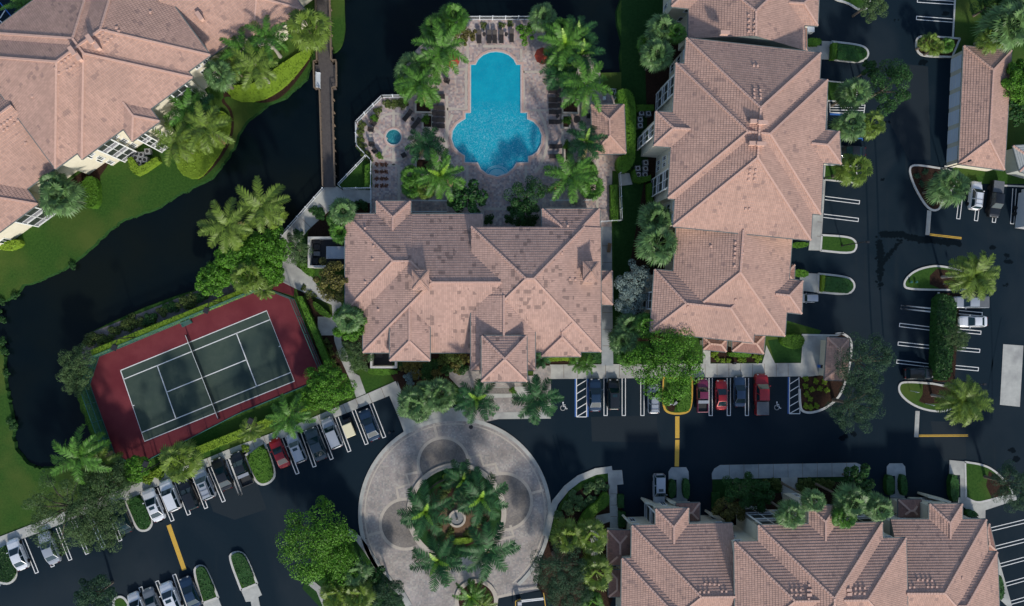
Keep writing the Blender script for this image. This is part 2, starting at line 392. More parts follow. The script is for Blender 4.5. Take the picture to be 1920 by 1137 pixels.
def building(name, vs, label, cat, rmat='roof_tile', wmat='wall', porch=()):
    c = vs[0].foot; cx = sum(p[0] for p in c)/len(c); cy = sum(p[1] for p in c)/len(c)
    root = empty(name, (0, 0, 0), 0, label, cat)
    root.location = (cx, cy, 0)
    off = Vector((cx, cy, 0))
    rf = MB(); fas = MB(); wal = MB(); pfs = {}
    for vi, v in enumerate(vs):
        tgt = pfs.setdefault(vi, MB()) if v in porch else rf
        for i, P in enumerate(v.pl):
            f = list(v.foot)
            for j, Q in enumerate(v.pl):
                if j != i: f = clip2(f, Q[0]-P[0], Q[1]-P[1], Q[2]-P[2]+(1e-7 if j > i else -1e-7))
                if len(f) < 3: break
            if len(f) < 3 or area2(f) < 1e-3: continue
            # ridge / hip caps: shared with faces j>i
            for k in range(len(f)):
                a, b = f[k], f[(k+1) % len(f)]; mx, my = (a[0]+b[0])/2, (a[1]+b[1])/2
                for j, Q in enumerate(v.pl):
                    if j <= i: continue
                    if all(abs(Q[0]*x+Q[1]*y+Q[2]-(P[0]*x+P[1]*y+P[2])) < 1e-4 for x, y in (a, b)) and math.hypot(a[0]-b[0], a[1]-b[1]) > .3:
                        L = math.hypot(a[0]-b[0], a[1]-b[1]); ns = max(1, int(L/.42)); cap = MB()
                        for s in range(ns):
                            t0, t1 = s/ns, (s+1.12)/ns; t1 = min(t1, 1)
                            p0 = (a[0]+(b[0]-a[0])*t0, a[1]+(b[1]-a[1])*t0); p1 = (a[0]+(b[0]-a[0])*t1, a[1]+(b[1]-a[1])*t1)
                            m = ((p0[0]+p1[0])/2, (p0[1]+p1[1])/2); zz = P[0]*m[0]+P[1]*m[1]+P[2]
                            if any(o is not v and infoot(o.foot, *m) and vz(o, *m) > zz+.004 for o in vs):
                                if cap.v: cap.build('ridge_cap', 'ridge', root, origin=off).location = (0, 0, 0); cap = MB()
                                continue
                            z0 = P[0]*p0[0]+P[1]*p0[1]+P[2]; z1 = P[0]*p1[0]+P[1]*p1[1]+P[2]
                            dn = .045 if z0 < z1 else 0; up = .045 if z1 < z0 else 0
                            cap.bar((p0[0], p0[1], z0+.05+dn), (p1[0], p1[1], z1+.05+up), .27, .13)
                        if cap.v: cap.build('ridge_cap', 'ridge', root, origin=off).location = (0, 0, 0)
            pieces = [f]
            for wi, o in enumerate(vs):
                if o is v: continue
                ff = shrink(o.foot, .5) if o.e > v.e+.8 else ccw(o.foot)
                if len(ff) < 3: continue
                eps = 1e-4 if wi < vi else -1e-4
                hps = []
                for k in range(len(ff)):
                    a, b = ff[k], ff[(k+1) % len(ff)]; L = math.hypot(b[0]-a[0], b[1]-a[1])
                    if L < 1e-6: continue
                    nx, ny = -(b[1]-a[1])/L, (b[0]-a[0])/L; hps.append((nx, ny, -(nx*a[0]+ny*a[1])))
                for Q in o.pl: hps.append((Q[0]-P[0], Q[1]-P[1], Q[2]-P[2]+eps))
                new = []
                for pc in pieces:
                    rest = pc
                    for h in hps:
                        out = clip2(rest, -h[0], -h[1], -h[2])
                        if len(out) > 2 and area2(out) > 1e-4: new.append(out)
                        rest = clip2(rest, *h)
                        if len(rest) < 3 or area2(rest) < 1e-4: rest = []; break
                pieces = new
            nx, ny, a0 = P[3], P[4], P[5]; ux, uy = ny, -nx
            D = lambda p: (p[0]-a0[0])*nx+(p[1]-a0[1])*ny
            U = lambda p: (p[0]-a0[0])*ux+(p[1]-a0[1])*uy
            for pc in pieces:
                ds = [D(p) for p in pc]; k0 = int(math.floor(min(ds)/CW)); k1 = int(math.ceil(max(ds)/CW))
                for k in range(k0, k1+1):
                    c0 = nx*a0[0]+ny*a0[1]
                    b = clip2(pc, nx, ny, -c0-k*CW); b = clip2(b, -nx, -ny, c0+(k+1)*CW) if len(b) > 2 else b
                    if len(b) < 3 or area2(b) < 1e-5: continue
                    pts = []; uv = []
                    for p in b:
                        d = D(p); fr = (d/CW-k); z = P[0]*p[0]+P[1]*p[1]+P[2]+RISE*(1-fr)
                        pts.append((p[0], p[1], z)); uv.append((U(p)+50, k*.38+.02+fr*.34+38))
                    tgt.face(pts, uv)
                    for q in range(len(b)):
                        p, r = b[q], b[(q+1) % len(b)]
                        if abs(D(p)-k*CW) < 1e-4 and abs(D(r)-k*CW) < 1e-4 and math.hypot(p[0]-r[0], p[1]-r[1]) > 1e-3:
                            z = P[0]*p[0]+P[1]*p[1]+P[2]; z2 = P[0]*r[0]+P[1]*r[1]+P[2]
                            tgt.face([(p[0], p[1], z-.01), (r[0], r[1], z2-.01), (r[0], r[1], z2+RISE), (p[0], p[1], z+RISE)],
                                     [(U(p)+50, k*.38+38.02), (U(r)+50, k*.38+38.02), (U(r)+50, k*.38+38.04), (U(p)+50, k*.38+38.04)])
                # fascia on own footprint edges
                F2 = v.foot; lo = v.e-.24-.003*vi
                for q in range(len(pc)):
                    p, r = pc[q], pc[(q+1) % len(pc)]
                    for k in range(len(F2)):
                        a, b = F2[k], F2[(k+1) % len(F2)]; L = math.hypot(b[0]-a[0], b[1]-a[1])
                        if all(abs(((b[0]-a[0])*(s[1]-a[1])-(b[1]-a[1])*(s[0]-a[0]))/L) < 2e-4 for s in (p, r)) and math.hypot(p[0]-r[0], p[1]-r[1]) > 1e-3:
                            z = P[0]*p[0]+P[1]*p[1]+P[2]; z2 = P[0]*r[0]+P[1]*r[1]+P[2]
                            fas.face([(p[0], p[1], lo), (r[0], r[1], lo), (r[0], r[1], z2), (p[0], p[1], z)])
                            if z < v.e+.2 and z2 < v.e+.2:   # gutter just outside the fascia
                                ex, ey = (b[1]-a[1])/L, -(b[0]-a[0])/L
                                fas.bar((p[0]+ex*.065, p[1]+ey*.065, z-.03), (r[0]+ex*.065, r[1]+ey*.065, z2-.03), .11, .12)
        s = [(p[0], p[1], v.e-.24-.003*vi) for p in v.foot]; fas.face(s[::-1])
        if v.walls:
            wf = shrink(v.foot, v.inset+.003*vi)
            if len(wf) > 2: wal.prism(wf, -.05, v.e-.12-.003*vi)
    rf.build('roof', rmat, root, origin=off).location = (0, 0, 0)
    for pf in pfs.values(): pf.build('porch_roof', 'roof_porch', root, origin=off).location = (0, 0, 0)
    fas.build('fascia', 'fascia', root, origin=off).location = (0, 0, 0)
    if wal.v: wal.build('wall', wmat, root, origin=off).location = (0, 0, 0)
    root['off'] = (cx, cy)
    # facades
    for vi, v in enumerate(vs):
        for key, pat in v.facade.items():
            a, b = v.pix[key], v.pix[(key+1) % len(v.pix)]
            facade(root, off, vs, v, vi, a, b, pat)
    del root['off']
    return root, off
def facade(root, off, vs, v, vi, a, b, pat):
    d = Vector((b.x-a.x, b.y-a.y, 0)); L = d.length; d.normalize(); nrm = Vector((d.y, -d.x, 0))
    cx = sum(p[0] for p in v.foot)/len(v.foot); cy = sum(p[1] for p in v.foot)/len(v.foot)
    if nrm.dot(Vector((cx-a.x, cy-a.y, 0))) > 0: nrm = -nrm
    ins = v.inset+.003*vi; a = Vector((a.x, a.y, 0))-nrm*ins+d*ins; L -= 2*ins
    n = len(pat); cw = L/n; sh = v.e/v.st
    rz = math.atan2(d.y, d.x)
    i = 0
    while i < n:
        ch = pat[i]; j = i
        while j+1 < n and ch in 'BGD' and pat[j+1] == ch: j += 1
        w = (j-i+1)*cw; c = a+d*(i*cw+w/2)
        for s in range(v.st):
            z0 = s*sh
            def bx(mb, u, out, z, du, do, dz): mb.box(tuple(c+d*u+nrm*out+Vector((0, 0, z))-off), (du, do, dz), rz)
            if ch == 'w':
                f = MB(); ww = min(1.5, cw*.6); zc = z0+1.55
                for q in (-1, 1): bx(f, q*ww/2, .03, zc, .1, .08, 1.45)
                bx(f, 0, .03, zc+.72, ww+.1, .08, .1); bx(f, 0, .06, zc-.74, ww+.25, .16, .1); bx(f, 0, .025, zc, .06, .05, 1.4)
                F = f.build('window', 'white', root); g = MB(); bx(g, 0, .01, zc, ww, .03, 1.4); g.build('pane', 'glass', F)
            elif ch == 'B':
                f = MB(); k = 2
                bx(f, 0, .52, z0+.02, w-.1, .16, .14); bx(f, 0, .58, z0+sh*.42, w-.1, .05, .06)
                for q in range(k+1): bx(f, -w/2+.08+(w-.16)*q/k, .58, z0+sh/2, .07 if 0 < q < k else .16, .07 if 0 < q < k else .16, sh)
                F = f.build('balcony', 'white', root)
                g = MB(); bx(g, 0, .53, z0+sh*.27, w-.2, .02, sh*.32); g.build('railing_panel', 'screen_slab', F)
                g = MB(); bx(g, 0, .53, z0+sh*.68, w-.2, .02, sh*.50); g.build('insect_screen', 'screen', F)
            elif ch == 'G' and s == 0:
                g = MB(); bx(g, 0, .03, 1.15, w-.5, .06, 2.3); F = g.build('garage_door', 'garage_door', root)
                g = MB()
                for zz in (.1, .65, 1.2, 1.75, 2.3): bx(g, 0, .07, zz, w-.5, .02, .05)
                g.build('door_ribs', 'white', F)
                g = MB(); bx(g, -w/2+.02, .08, 1.4, .34, .14, 2.8); g.build('pier', 'wall', root)
        i = j+1
def vents(root, off, vs, pts, dz=.10, w=.25):
    for px, py in pts:
        p = rp(vs, px, py)-off
        m = MB(); m.box((p.x, p.y, p.z+dz/2), (w, w, dz)); m.box((p.x, p.y, p.z+dz+.04), (w*1.35, w*1.35, .07), taper=.8)
        m.build('roof_vent', 'ridge', root)
def turret(root, off, pts, zb, ze, hh=None):
    """small square tower with a pyramid roof rising through a roof: body + tiled cap"""
    w = [G(x, y, ze) for x, y in pts]; w = ccw([(p.x-off.x, p.y-off.y) for p in w])
    m = MB(); m.prism(shrink(w, .28), zb, ze-.02); B = m.build('turret', 'wall', root)
    cx = sum(p[0] for p in w)/4; cy = sum(p[1] for p in w)/4
    sz = math.sqrt(area2(w)); r = MB(); st = 5
    for k in range(st):
        for i in range(4):
            a, b = w[i], w[(i+1) % 4]; t0, t1 = k/st, (k+1)/st; zz = sz/2*.42
            L = lambda p, t: (p[0]+(cx-p[0])*t, p[1]+(cy-p[1])*t)
            r.face([(*L(a, t0), ze+zz*t0+.05), (*L(b, t0), ze+zz*t0+.05), (*L(b, t1), ze+zz*t1), (*L(a, t1), ze+zz*t1)],
                   [(0, k*.38+.02), (sz*(1-t0), k*.38+.02), (sz*(1-t1), k*.38+.36), (0, k*.38+.36)])
            r.face([(*L(a, t0), ze+zz*t0-.02), (*L(b, t0), ze+zz*t0-.02), (*L(b, t0), ze+zz*t0+.05), (*L(a, t0), ze+zz*t0+.05)], [(0, 0)]*4)
    for i in range(4):
        a = w[i]; r.bar((a[0], a[1], ze+.05), (cx, cy, ze+sz/2*.42+.05), .2, .1)
    r.cyl((cx, cy, ze+sz/2*.42), .1, .45, 8, .02)
    r.build('turret_roof', 'roof_tile', B)

# clubhouse -------------------------------------------------------------
C = lambda pts: Z(640, 340, pts, 2.992)
E = 3.9; EB = E+1.04; EP = EB+1.05
cA = vol(C([(122, 187), (795, 183), (795, 962), (122, 962)]), E, C([(122, 187), (1100, 187), (1100, 962), (122, 962)]), gable=(1,), storeys=1, facade={2: '.w..w..w..w..'})
cA2 = vol(C([(727, 262), (922, 262), (922, 955), (727, 955)]), E, C([(122, 187), (1100, 187), (1100, 962), (122, 962)]), gable=(1,), walls=False, storeys=1)
cL = vol(C([(22, 184), (398, 184), (398, 730), (22, 730)]), E, gable=(1,), storeys=1)
bB = C([(619, 152), (1463, 154), (1459, 957), (619, 957)])
cB = vol(C([(727, 260), (1455, 260), (1455, 642), (727, 642)]), EB, bB, storeys=1)
cB2 = vol(C([(905, 642), (1455, 642), (1457, 957), (905, 957)]), EB, bB, storeys=1)
cN = vol(C([(1126, 156), (1449, 156), (1457, 957), (1126, 957)]), EB, storeys=1)
cP = vol(C([(727, 642), (1087, 642), (1087, 1060), (727, 1060)]), EP, gable=(0,), storeys=1)
cG = vol(C([(1125, 700), (1342, 700), (1342, 984), (1125, 984)]), EB, storeys=1)
cS = vol(C([(272, 560), (497, 560), (497, 1008), (272, 1008)]), E+1.35, storeys=1)
cT = vol(C([(195, 113), (389, 113), (389, 600), (195, 600)]), E, storeys=1)
cE = vol(C([(1300, 503), (1519, 503), (1522, 694), (1300, 694)]), E-.35, storeys=1)
cC = vol(C([(787, 868), (1040, 868), (1042, 1125), (787, 1125)]), EP+1.75, walls=False)
club = [cA, cA2, cL, cB, cB2, cN, cP, cG, cS, cT, cE, cC]
root, off = building('clubhouse', club, 'central clubhouse with sprawling pink tiled roof full of darker patched tiles, below the pool', 'building', 'roof_club')
for x, y in C([(805, 1105), (1022, 1105), (805, 888), (1022, 888)]):
    p = G(x, y, 7.6)-off; m = MB(); m.box((p.x, p.y, 3.78), (.6, .6, 7.5)); m.box((p.x, p.y, .25), (.8, .8, .5)); m.build('porch_column', 'wall', root)
turret(root, off, C([(1355, 450), (1443, 450), (1443, 566), (1355, 566)]), 4.5, 7.5)
turret(root, off, C([(396, 498), (493, 498), (493, 612), (396, 612)]), 5, 7.7)
vents(root, off, club, C([(133, 265), (181, 365), (176, 440), (135, 568), (1270, 252), (1282, 551), (1312, 553), (1238, 405), (208, 722)]))
p = rp(club, *C([(1233, 850)])[0])-off
m = MB(); m.cyl((p.x, p.y, p.z), .09, .6, 8, .02); m.build('finial', 'ridge', root)

# apartment building on the right ------------------------------------------
A_ = lambda pts: Z(1160, 0, pts); B_ = lambda pts: Z(1160, 280, pts); D_ = lambda pts: Z(1160, 560, pts)
E3 = 9.3; E2 = 6.4
r1 = vol([(1286.6, 71.8), (1539, 99.8), (1520, 451), (1262, 425)], E3, storeys=3, facade={3: 'ww..........ww', 1: '.w..w...w..w.', 0: '.w...w.w...w.', 2: '..w......w..'})
r2 = vol([(1266.9, 118.7), (1551.8, 150.4), (1538.6, 402.7), (1252.3, 372.3)], E3, storeys=3, facade={3: '.BBB.ww........BBB.', 1: '.w.w.....w.w.'})
r3 = vol([(1229, 209.5), (1330, 216), (1327, 281), (1226, 274)], E3, storeys=3, facade={3: '.BB.', 2: 'w.....'})
r4 = vol([(1478, 237), (1573.5, 247), (1577, 308.5), (1480, 300)], E3, storeys=3, facade={1: '.w.w.', 2: '.w...'})
r5 = vol([(1268, 425), (1485, 446), (1471.3, 631), (1256, 618)], E2, gable=(0,), storeys=2, facade={3: '......ww..ww.', 1: '..w..w..'})
r6 = vol([(1227, 505.6), (1424, 527), (1412, 643), (1219, 622)], E2, storeys=2, facade={3: '.w.BBB.w.', 2: '.w..w..w..w.', 0: 'w'})
r7 = vol([(1420, 518), (1505.6, 527), (1503, 589), (1418, 580)], E2, storeys=2, facade={1: '.w.'})
r8 = vol([(1294, -80), (1506, -65), (1509, 95), (1290, 72)], E2, gable=(2,), storeys=2, facade={3: '......w..w.', 1: '..w..w..'})
r9 = vol([(1262, -110), (1420, -110), (1410, 30), (1259, 13)], E2, storeys=2, facade={3: '.w..BBB.', 2: '.w'})
r10 = vol([(1440, -26), (1536, -20), (1533, 49), (1438, 44)], E2, storeys=2, facade={1: '.w.', 2: '....w.'})
q1 = vol([(1455, 494), (1490, 497), (1489, 530), (1455, 530)], 3.1, storeys=1)
q2 = vol([(1318, 632), (1363.5, 636), (1361.5, 660), (1319, 656)], 3.1, storeys=1)
q3 = vol([(1373, 622), (1434, 629), (1431.5, 664), (1373, 659)], 3.1, storeys=1)
q4 = vol([(1490, 40), (1512.5, 43), (1513, 97), (1490, 96)], 4.2, storeys=1)
rb = [r1, r2, r3, r4, r5, r6, r7, r8, r9, r10, q1, q2, q3, q4]
root, off = building('apartment_building', rb, 'long pink tiled apartment building right of the lawn strip, tall middle block and lower ends', 'building', porch=(q1, q2, q3, q4))
vents(root, off, rb, B_([(932, 150), (972, 150), (927, 182), (967, 184), (921, 216), (962, 216), (900, 425), (926, 425)]))
vents(root, off, rb, A_([(960, 640), (1003, 644), (960, 668), (1005, 673), (962, 696), (1007, 700), (957, 470), (985, 472), (922, 110), (925, 150), (924, 190), (922, 225), (965, 155), (962, 190), (960, 225)]), w=.25)
vents(root, off, rb, B_([(828, 665), (826, 705), (824, 740), (822, 770), (822, 830), (884, 672), (882, 740), (876, 770), (874, 800), (655, 690), (830, 1070), (490, 1120)]), w=.25)
for x, y in A_([(953, 872), (1010, 880), (946, 1027), (1000, 1031), (744, 245)]):
    p = rp(rb, x, y)-off; m = MB(); m.box((p.x, p.y, p.z+.35), (1.15, .42, .7)); m.box((p.x, p.y, p.z+.73), (1.3, .55, .08)); m.build('chimney_vent', 'ridge', root)

# apartment building at the bottom ------------------------------------------
K_ = lambda pts: Z(1160, 837, pts); N_ = lambda pts: Z(1440, 837, pts)
E2 = 5.9
b1 = vol([(1184.5, 985.5), (1373, 981), (1371, 1222), (1181, 1224)], E2, gable=(1,), storeys=2, facade={0: 'w.....GG..w', 3: 'w...w.'})
b1b = vol([(1165.8, 1047), (1340, 1045), (1340, 1216), (1164, 1217)], E2, gable=(1,), storeys=2, facade={3: '.w..w.'})
b1c = vol([(1229, 954.4), (1291, 953), (1291, 1045), (1229, 1045)], E2, gable=(2,), storeys=2, facade={0: '.w.', 3: 'B'})
b2 = vol([(1421, 985), (1654, 979.5), (1661, 1238), (1424, 1240)], 9.2, storeys=3, facade={0: 'BBB.w...w.BBB', 3: 'BB.w..'})
b2b = vol([(1376.4, 1016.4), (1698.6, 1008.5), (1703, 1210), (1379, 1213)], 9.2, storeys=3, facade={0: 'w.............w', 3: '.w..w.'})
b2c = vol([(1516, 949), (1569, 948), (1569, 1045), (1516, 1045)], 9.2, gable=(2,), storeys=3, facade={0: '.w.'})
bb = [(1600, 974.5), (1849, 974), (1862, 1217), (1600, 1217)]
b3 = vol([(1670, 974.5), (1849, 974), (1862, 1217), (1674, 1217)], E2, bb, gable=(3,), storeys=2, facade={0: '.w.....w'})
b3b = vol([(1740, 1035), (1869.5, 1035), (1876, 1212), (1740, 1212)], E2, gable=(3,), storeys=2, facade={1: '.w..w.'})
b3c = vol([(1742, 945), (1804, 945), (1804, 1040), (1742, 1040)], E2, gable=(2,), storeys=2, facade={0: '.w.', 3: 'w'})
p1 = vol([(1268, 944), (1311.7, 943), (1312, 977), (1268, 977)], 3.0, storeys=1)
p2 = vol([(1138.5, 994), (1183, 995), (1183, 1059), (1139, 1060)], 3.0, storeys=1)
p3 = vol([(1141, 1069), (1170, 1069), (1170, 1119), (1141, 1119)], 3.0, storeys=1)
p4 = vol([(1684, 937), (1727, 937), (1727, 975), (1684, 975)], 3.0, storeys=1)
p5 = vol([(1840, 982), (1855, 982), (1867, 1033), (1840, 1033)], 3.0, storeys=1)
sb = [b1, b1b, b1c, b2, b2b, b2c, b3, b3b, b3c, p1, p2, p3, p4, p5]
root, off = building('apartment_building', sb, 'wide pink tiled apartment building cut off by the bottom edge of the photo', 'building', porch=(p1, p2, p3, p4, p5))
vents(root, off, sb, K_([(612, 978), (645, 978), (678, 980), (710, 982), (575, 1036), (605, 1036), (637, 1034), (730, 1030), (762, 1030), (1225, 1018), (1257, 1018), (1290, 1020), (1225, 1055), (1257, 1055), (1290, 1055), (1680, 1008), (1710, 1006), (1745, 1006), (1676, 1045), (1708, 1045), (1742, 1045), (1348, 1085), (1350, 985)]), w=.25)
vents(root, off, sb, N_([(1062, 948), (1095, 948), (1128, 950), (1160, 952), (1003, 1002), (1035, 1000), (1130, 998), (1160, 998), (1195, 998), (1378, 935)]), w=.25)
for x, y in K_([(1350, 1022), (1350, 1052), (1632, 1018), (1635, 1048)]):
    p = rp(sb, x, y)-off; m = MB(); m.box((p.x, p.y, p.z+.14), (.6, .32, .2)); m.box((p.x, p.y, p.z+.25), (.7, .4, .05)); m.build('chimney_vent', 'ridge', root)
# privacy wing walls by the driveways
m = MB()
for (x0, y0), (x1, y1) in ((K_([(190, 400), (265, 425)])), (K_([(365, 395), (440, 430)])), (N_([(1140, 360), (1300, 400)])), (K_([(655, 490), (760, 540)])), (K_([(45, 510), (95, 560)]))):
    a = G(x0, y0, 2.6)-off; b = G(x1, y1, 2.6)-off; m = MB(); m.bar((a.x, a.y, 1.3), (b.x, b.y, 1.3), .3, 2.6); m.build('wing_wall', 'wall', root)
pass

# apartment building top left --------------------------------------------------
n_ = Vector((.592, .806))
def off_(p, k): return (p[0]-n_.x*k, p[1]-n_.y*k)
E3 = 8.1; E2 = 5.6
def quad(e, s, depth): return [e, s, off_(s, depth), off_(e, depth)]
t1 = vol(quad((394.5, 104), (104.4, 317), 264), E3, storeys=3, facade={0: 'ww..............ww..'})
t2 = vol(quad((361.5, 146), (154, 299), 294), E3, storeys=3, facade={0: '.BBBw..........wBBB.w'})
t2b = vol(quad((299.5, 228), (248.4, 265.6), 120), E3, storeys=3, facade={0: '.w.BB'})
t3 = vol([(118, 305), (-130, 487), (-270, 297), (-22, 115)], E2, gable=(3,), storeys=2, facade={0: '.....w........'})
t4 = vol(quad((71, 383), (-180, 567), 306), E2, storeys=2, facade={0: 'BB..w.......'})
t5 = vol([(640, -74), (385, 114), (245, -77), (500, -265)], E2, gable=(1,), storeys=2, facade={0: '.............w..'})
t6 = vol(quad((572, 20), (474, 86), 200), E2, storeys=2, facade={0: '.w..w'})
t7 = vol([(71, -12), (113, 17), (135, -3), (95, -45)], E3, storeys=3)
tb = [t1, t2, t2b, t3, t4, t5, t6, t7]
root, off = building('apartment_building', tb, 'large angled pink tiled apartment building with cream walls in the top left corner', 'building')
vents(root, off, tb, Z(0, 0, [(480, 500), (505, 485), (530, 463), (440, 450), (465, 430), (490, 410), (710, 262), (735, 240), (757, 220), (745, 312), (770, 290), (797, 270), (398, 488), (422, 525), (830, 200), (845, 225), (185, 1020), (1070, 90), (10, 895), (35, 880), (57, 862), (80, 845), (30, 930), (55, 912), (105, 880), (130, 860), (232, 690)]), w=.25)
for x, y in Z(0, 0, [(660, 295), (700, 335), (535, 378), (572, 415), (1430, 130)]):
    p = rp(tb, x, y)-off; m = MB(); m.box((p.x, p.y, p.z+.4), (.45, 1.1, .8), .6); m.box((p.x, p.y, p.z+.83), (.58, 1.25, .08), .6); m.build('chimney_vent', 'ridge', root)

# garage on the right, cabana, mail kiosk ------------------------------------------
g1 = vol([(1806.8, 86.5), (1896.5, 95), (1883, 319.6), (1797, 308)], 3.2, storeys=1, facade={3: 'GGGGGG'.replace('GG', 'G.G').replace('.', 'G')}, inset=.4)
g1.facade = {}
root, off = building('garage', [g1], 'long narrow pink tiled garage block with pale doors at the right edge', 'garage')
a = G(1797, 308, 3.2); b = G(1806.8, 86.5, 3.2); d = (b-a).normalized(); nr = Vector((-d.y, d.x, 0)); L = (b-a).length; rz = math.atan2(d.y, d.x)
for i in range(6):
    c = a+d*(.6+(L-1.2)*(i+.5)/6)-nr*.4; c.z = 0; c -= off; w = (L-1.2)/6
    m = MB(); m.box((c+nr*.03+Vector((0, 0, 1.2)))[:], (w-.7, .06, 2.4), rz); F = m.build('garage_door', 'garage_door', root)
    m = MB()
    for zz in (.1, .7, 1.3, 1.9, 2.4): m.box((c+nr*.075+Vector((0, 0, zz)))[:], (w-.7, .02, .05), rz)
    m.build('door_ribs', 'white', F)
k1 = vol([(1108, 197), (1170, 196.6), (1173.4, 288), (1112, 290)], 3.1, storeys=1, inset=.5)
building('pool_cabana', [k1], 'small pink hip-roofed cabana beside the tall hedge right of the pool', 'cabana')
k2 = vol([(1550.8, 633), (1592.5, 635), (1589, 714), (1545.5, 712.5)], 2.8, storeys=1, inset=.5)
building('kiosk', [k2], 'little mauve tiled kiosk at the end of the sidewalk by the parking lot bend', 'kiosk')
k3 = vol([(1899, 274), (1990, 268), (1990, 345), (1912, 322)], 3.0, pitch=.1, storeys=1, inset=.3)
building('carport', [k3], 'grey flat-topped carport corner at the right edge below the garage lawn', 'carport', rmat='shingle_grey', wmat='wall2')
# ------------------------------------------------------------------ setting
def smooth(pts, it=2, closed=True):
    for _ in range(it):
        o = []; n = len(pts)
        for i in range(n if closed else n-1):
            a, b = pts[i], pts[(i+1) % n]
            o += [(a[0]*.75+b[0]*.25, a[1]*.75+b[1]*.25), (a[0]*.25+b[0]*.75, a[1]*.25+b[1]*.75)]
        pts = o
    return pts
def arc(cx, cy, rx, ry, a0, a1, n=24):
    return [(cx+rx*math.cos(R(a0+(a1-a0)*i/n)), cy-ry*math.sin(R(a0+(a1-a0)*i/n))) for i in range(n+1)]
def GP(pts, h): return [tuple(G(x, y, h)) for x, y in pts]
def sheet(name, pts, h, m, kind='structure', holes=(), **kw):
    b = MB(); b.poly(GP(pts, h), [GP(q, h) for q in holes]); return b.build(name, m, kind=kind, **kw)
def slab(name, pts, h, m, kind='structure', z0=-.05, **kw):
    b = MB(); b.prism([p[:2] for p in GP(pts, h)], z0, h); return b.build(name, m, kind=kind, **kw)
def strip(b, pts, w, h, closed=False, z0=None):
    """flat band (or raised one if z0 given) of width w metres along pixel points"""
    P = [G(x, y, h) for x, y in pts]; n = len(P); Lp = []; Rp = []
    for i in range(n):
        a = P[(i-1) % n] if closed or i > 0 else P[i]; c = P[(i+1) % n] if closed or i < n-1 else P[i]
        d = (c-a); d.z = 0; d.normalize(); nx = Vector((-d.y, d.x, 0))*w/2; Lp.append(P[i]+nx); Rp.append(P[i]-nx)
    for i in range(n if closed else n-1):
        j = (i+1) % n
        b.face([Rp[i], Rp[j], Lp[j], Lp[i]])
        if z0 is not None:
            for A, B in ((Rp[j], Rp[i]), (Lp[i], Lp[j])):
                b.face([B, A, Vector((A.x, A.y, z0)), Vector((B.x, B.y, z0))])
CANAL = [(590, -60), (590, 105), (572, 150), (535, 183), (500, 197), (462, 228), (447, 250), (440, 272), (420, 305), (395, 335), (370, 346), (330, 366), (290, 392), (262, 402), (235, 410), (205, 430), (180, 456), (150, 482), (122, 503), (95, 516), (60, 531), (42, 534), (30, 552), (12, 563), (-20, 572), (-45, 600),
         (-20, 628), (4, 650), (8, 690), (10, 720), (18, 765), (27, 800), (22, 820), (30, 845), (50, 870), (75, 881), (105, 878), (140, 872), (180, 862), (186, 845), (170, 815), (150, 765), (144, 735), (146, 690), (150, 655), (162, 628), (205, 607), (270, 578), (330, 556), (380, 541), (392, 500), (430, 450), (470, 430), (500, 455), (526, 450), (531, 440), (608, 352), (632, 350), (688, 295), (668, 275), (668, 232), (716, 184), (757, 183), (750, 140), (780, 95), (815, 60), (855, 42), (875, 38), (1000, 38), (1040, 50), (1095, 90), (1125, 137), (1166, 136), (1163, 105), (1167, 80), (1158, 45), (1157, 20), (1168, -10), (1172, -60)]
def ragged(pts, n0, n1, step=5.0, amp=1.1):
    rr = random.Random(4); o = []
    for i in range(len(pts)):
        a, b = pts[i], pts[(i+1) % len(pts)]; o.append(a)
        if n0 <= i < n1:
            k = int(math.hypot(b[0]-a[0], b[1]-a[1])/step)
            for j in range(1, k): o.append((a[0]+(b[0]-a[0])*j/k+rr.gauss(0, amp), a[1]+(b[1]-a[1])*j/k+rr.gauss(0, amp)))
    return o
CANAL = ragged(CANAL, 1, 42)
m = MB(); B0 = 900
outer = [(-B0, -B0, 0), (B0, -B0, 0), (B0, B0, 0), (-B0, B0, 0)]
hole = GP(CANAL, 0)
m.poly(outer, [hole]); m.build('ground', 'lawn', kind='structure')
m = MB(); n = len(hole)
ar = area2([(p[0], p[1]) for p in hole])
for i in range(n):
    a, b = Vector(hole[i]), Vector(hole[(i+1) % n]); d = (b-a).normalized(); nn = Vector((-d.y, d.x, 0))*(.28 if ar > 0 else -.28)
    pa, pb = a+nn+Vector((0, 0, -.7)), b+nn+Vector((0, 0, -.7)); m.face([a, b, pb, pa])
m.build('canal_bank', 'lawn_dark', kind='structure')
m = MB(); m.poly([(-160, -160, -.45), (160, -160, -.45), (160, 160, -.45), (-160, 160, -.45)]); m.build('canal_water', 'canal', kind='structure')
# grass spit in the canal north
slab('grass_bank', smooth([(619, -60), (645, -60), (646, 30), (648, 52), (642, 85), (630, 98), (622, 100)], 2), .0, 'lawn', z0=-.8)
# asphalt ---------------------------------------------------------------------
sheet('parking_lot', [(-200, 1060), (0, 1010), (262, 909), (430, 848), (572, 797), (740, 728), (760, 760), (850, 760), (1030, 720), (1035, 690), (1500, 690), (1540, 620), (1470, 600), (1470, 430), (1540, 400), (1545, 330), (1520, 100), (1480, 40), (1500, -300), (1790, -300), (1790, 310), (1800, 345), (2200, 345), (2200, 1500), (-200, 1500)], .008, 'asphalt')
sheet('road', [(-60, -40), (5, -30), (52, 30), (20, 60), (-60, 90)], .010, 'asphalt')
m = MB()
for pts in (Z(0, 0, [(0, 20), (130, 180)]),): strip(m, pts, .14, .016)
m.build('road_marking', 'paint_blue', kind='structure')
m = MB()
for pts in (Z(0, 0, [(35, 75), (0, 130)]), Z(0, 0, [(75, 125), (45, 195)]), Z(0, 0, [(0, 148), (60, 215), (110, 170)])): strip(m, pts, .14, .016)
m.build('road_marking', 'paint', kind='structure')
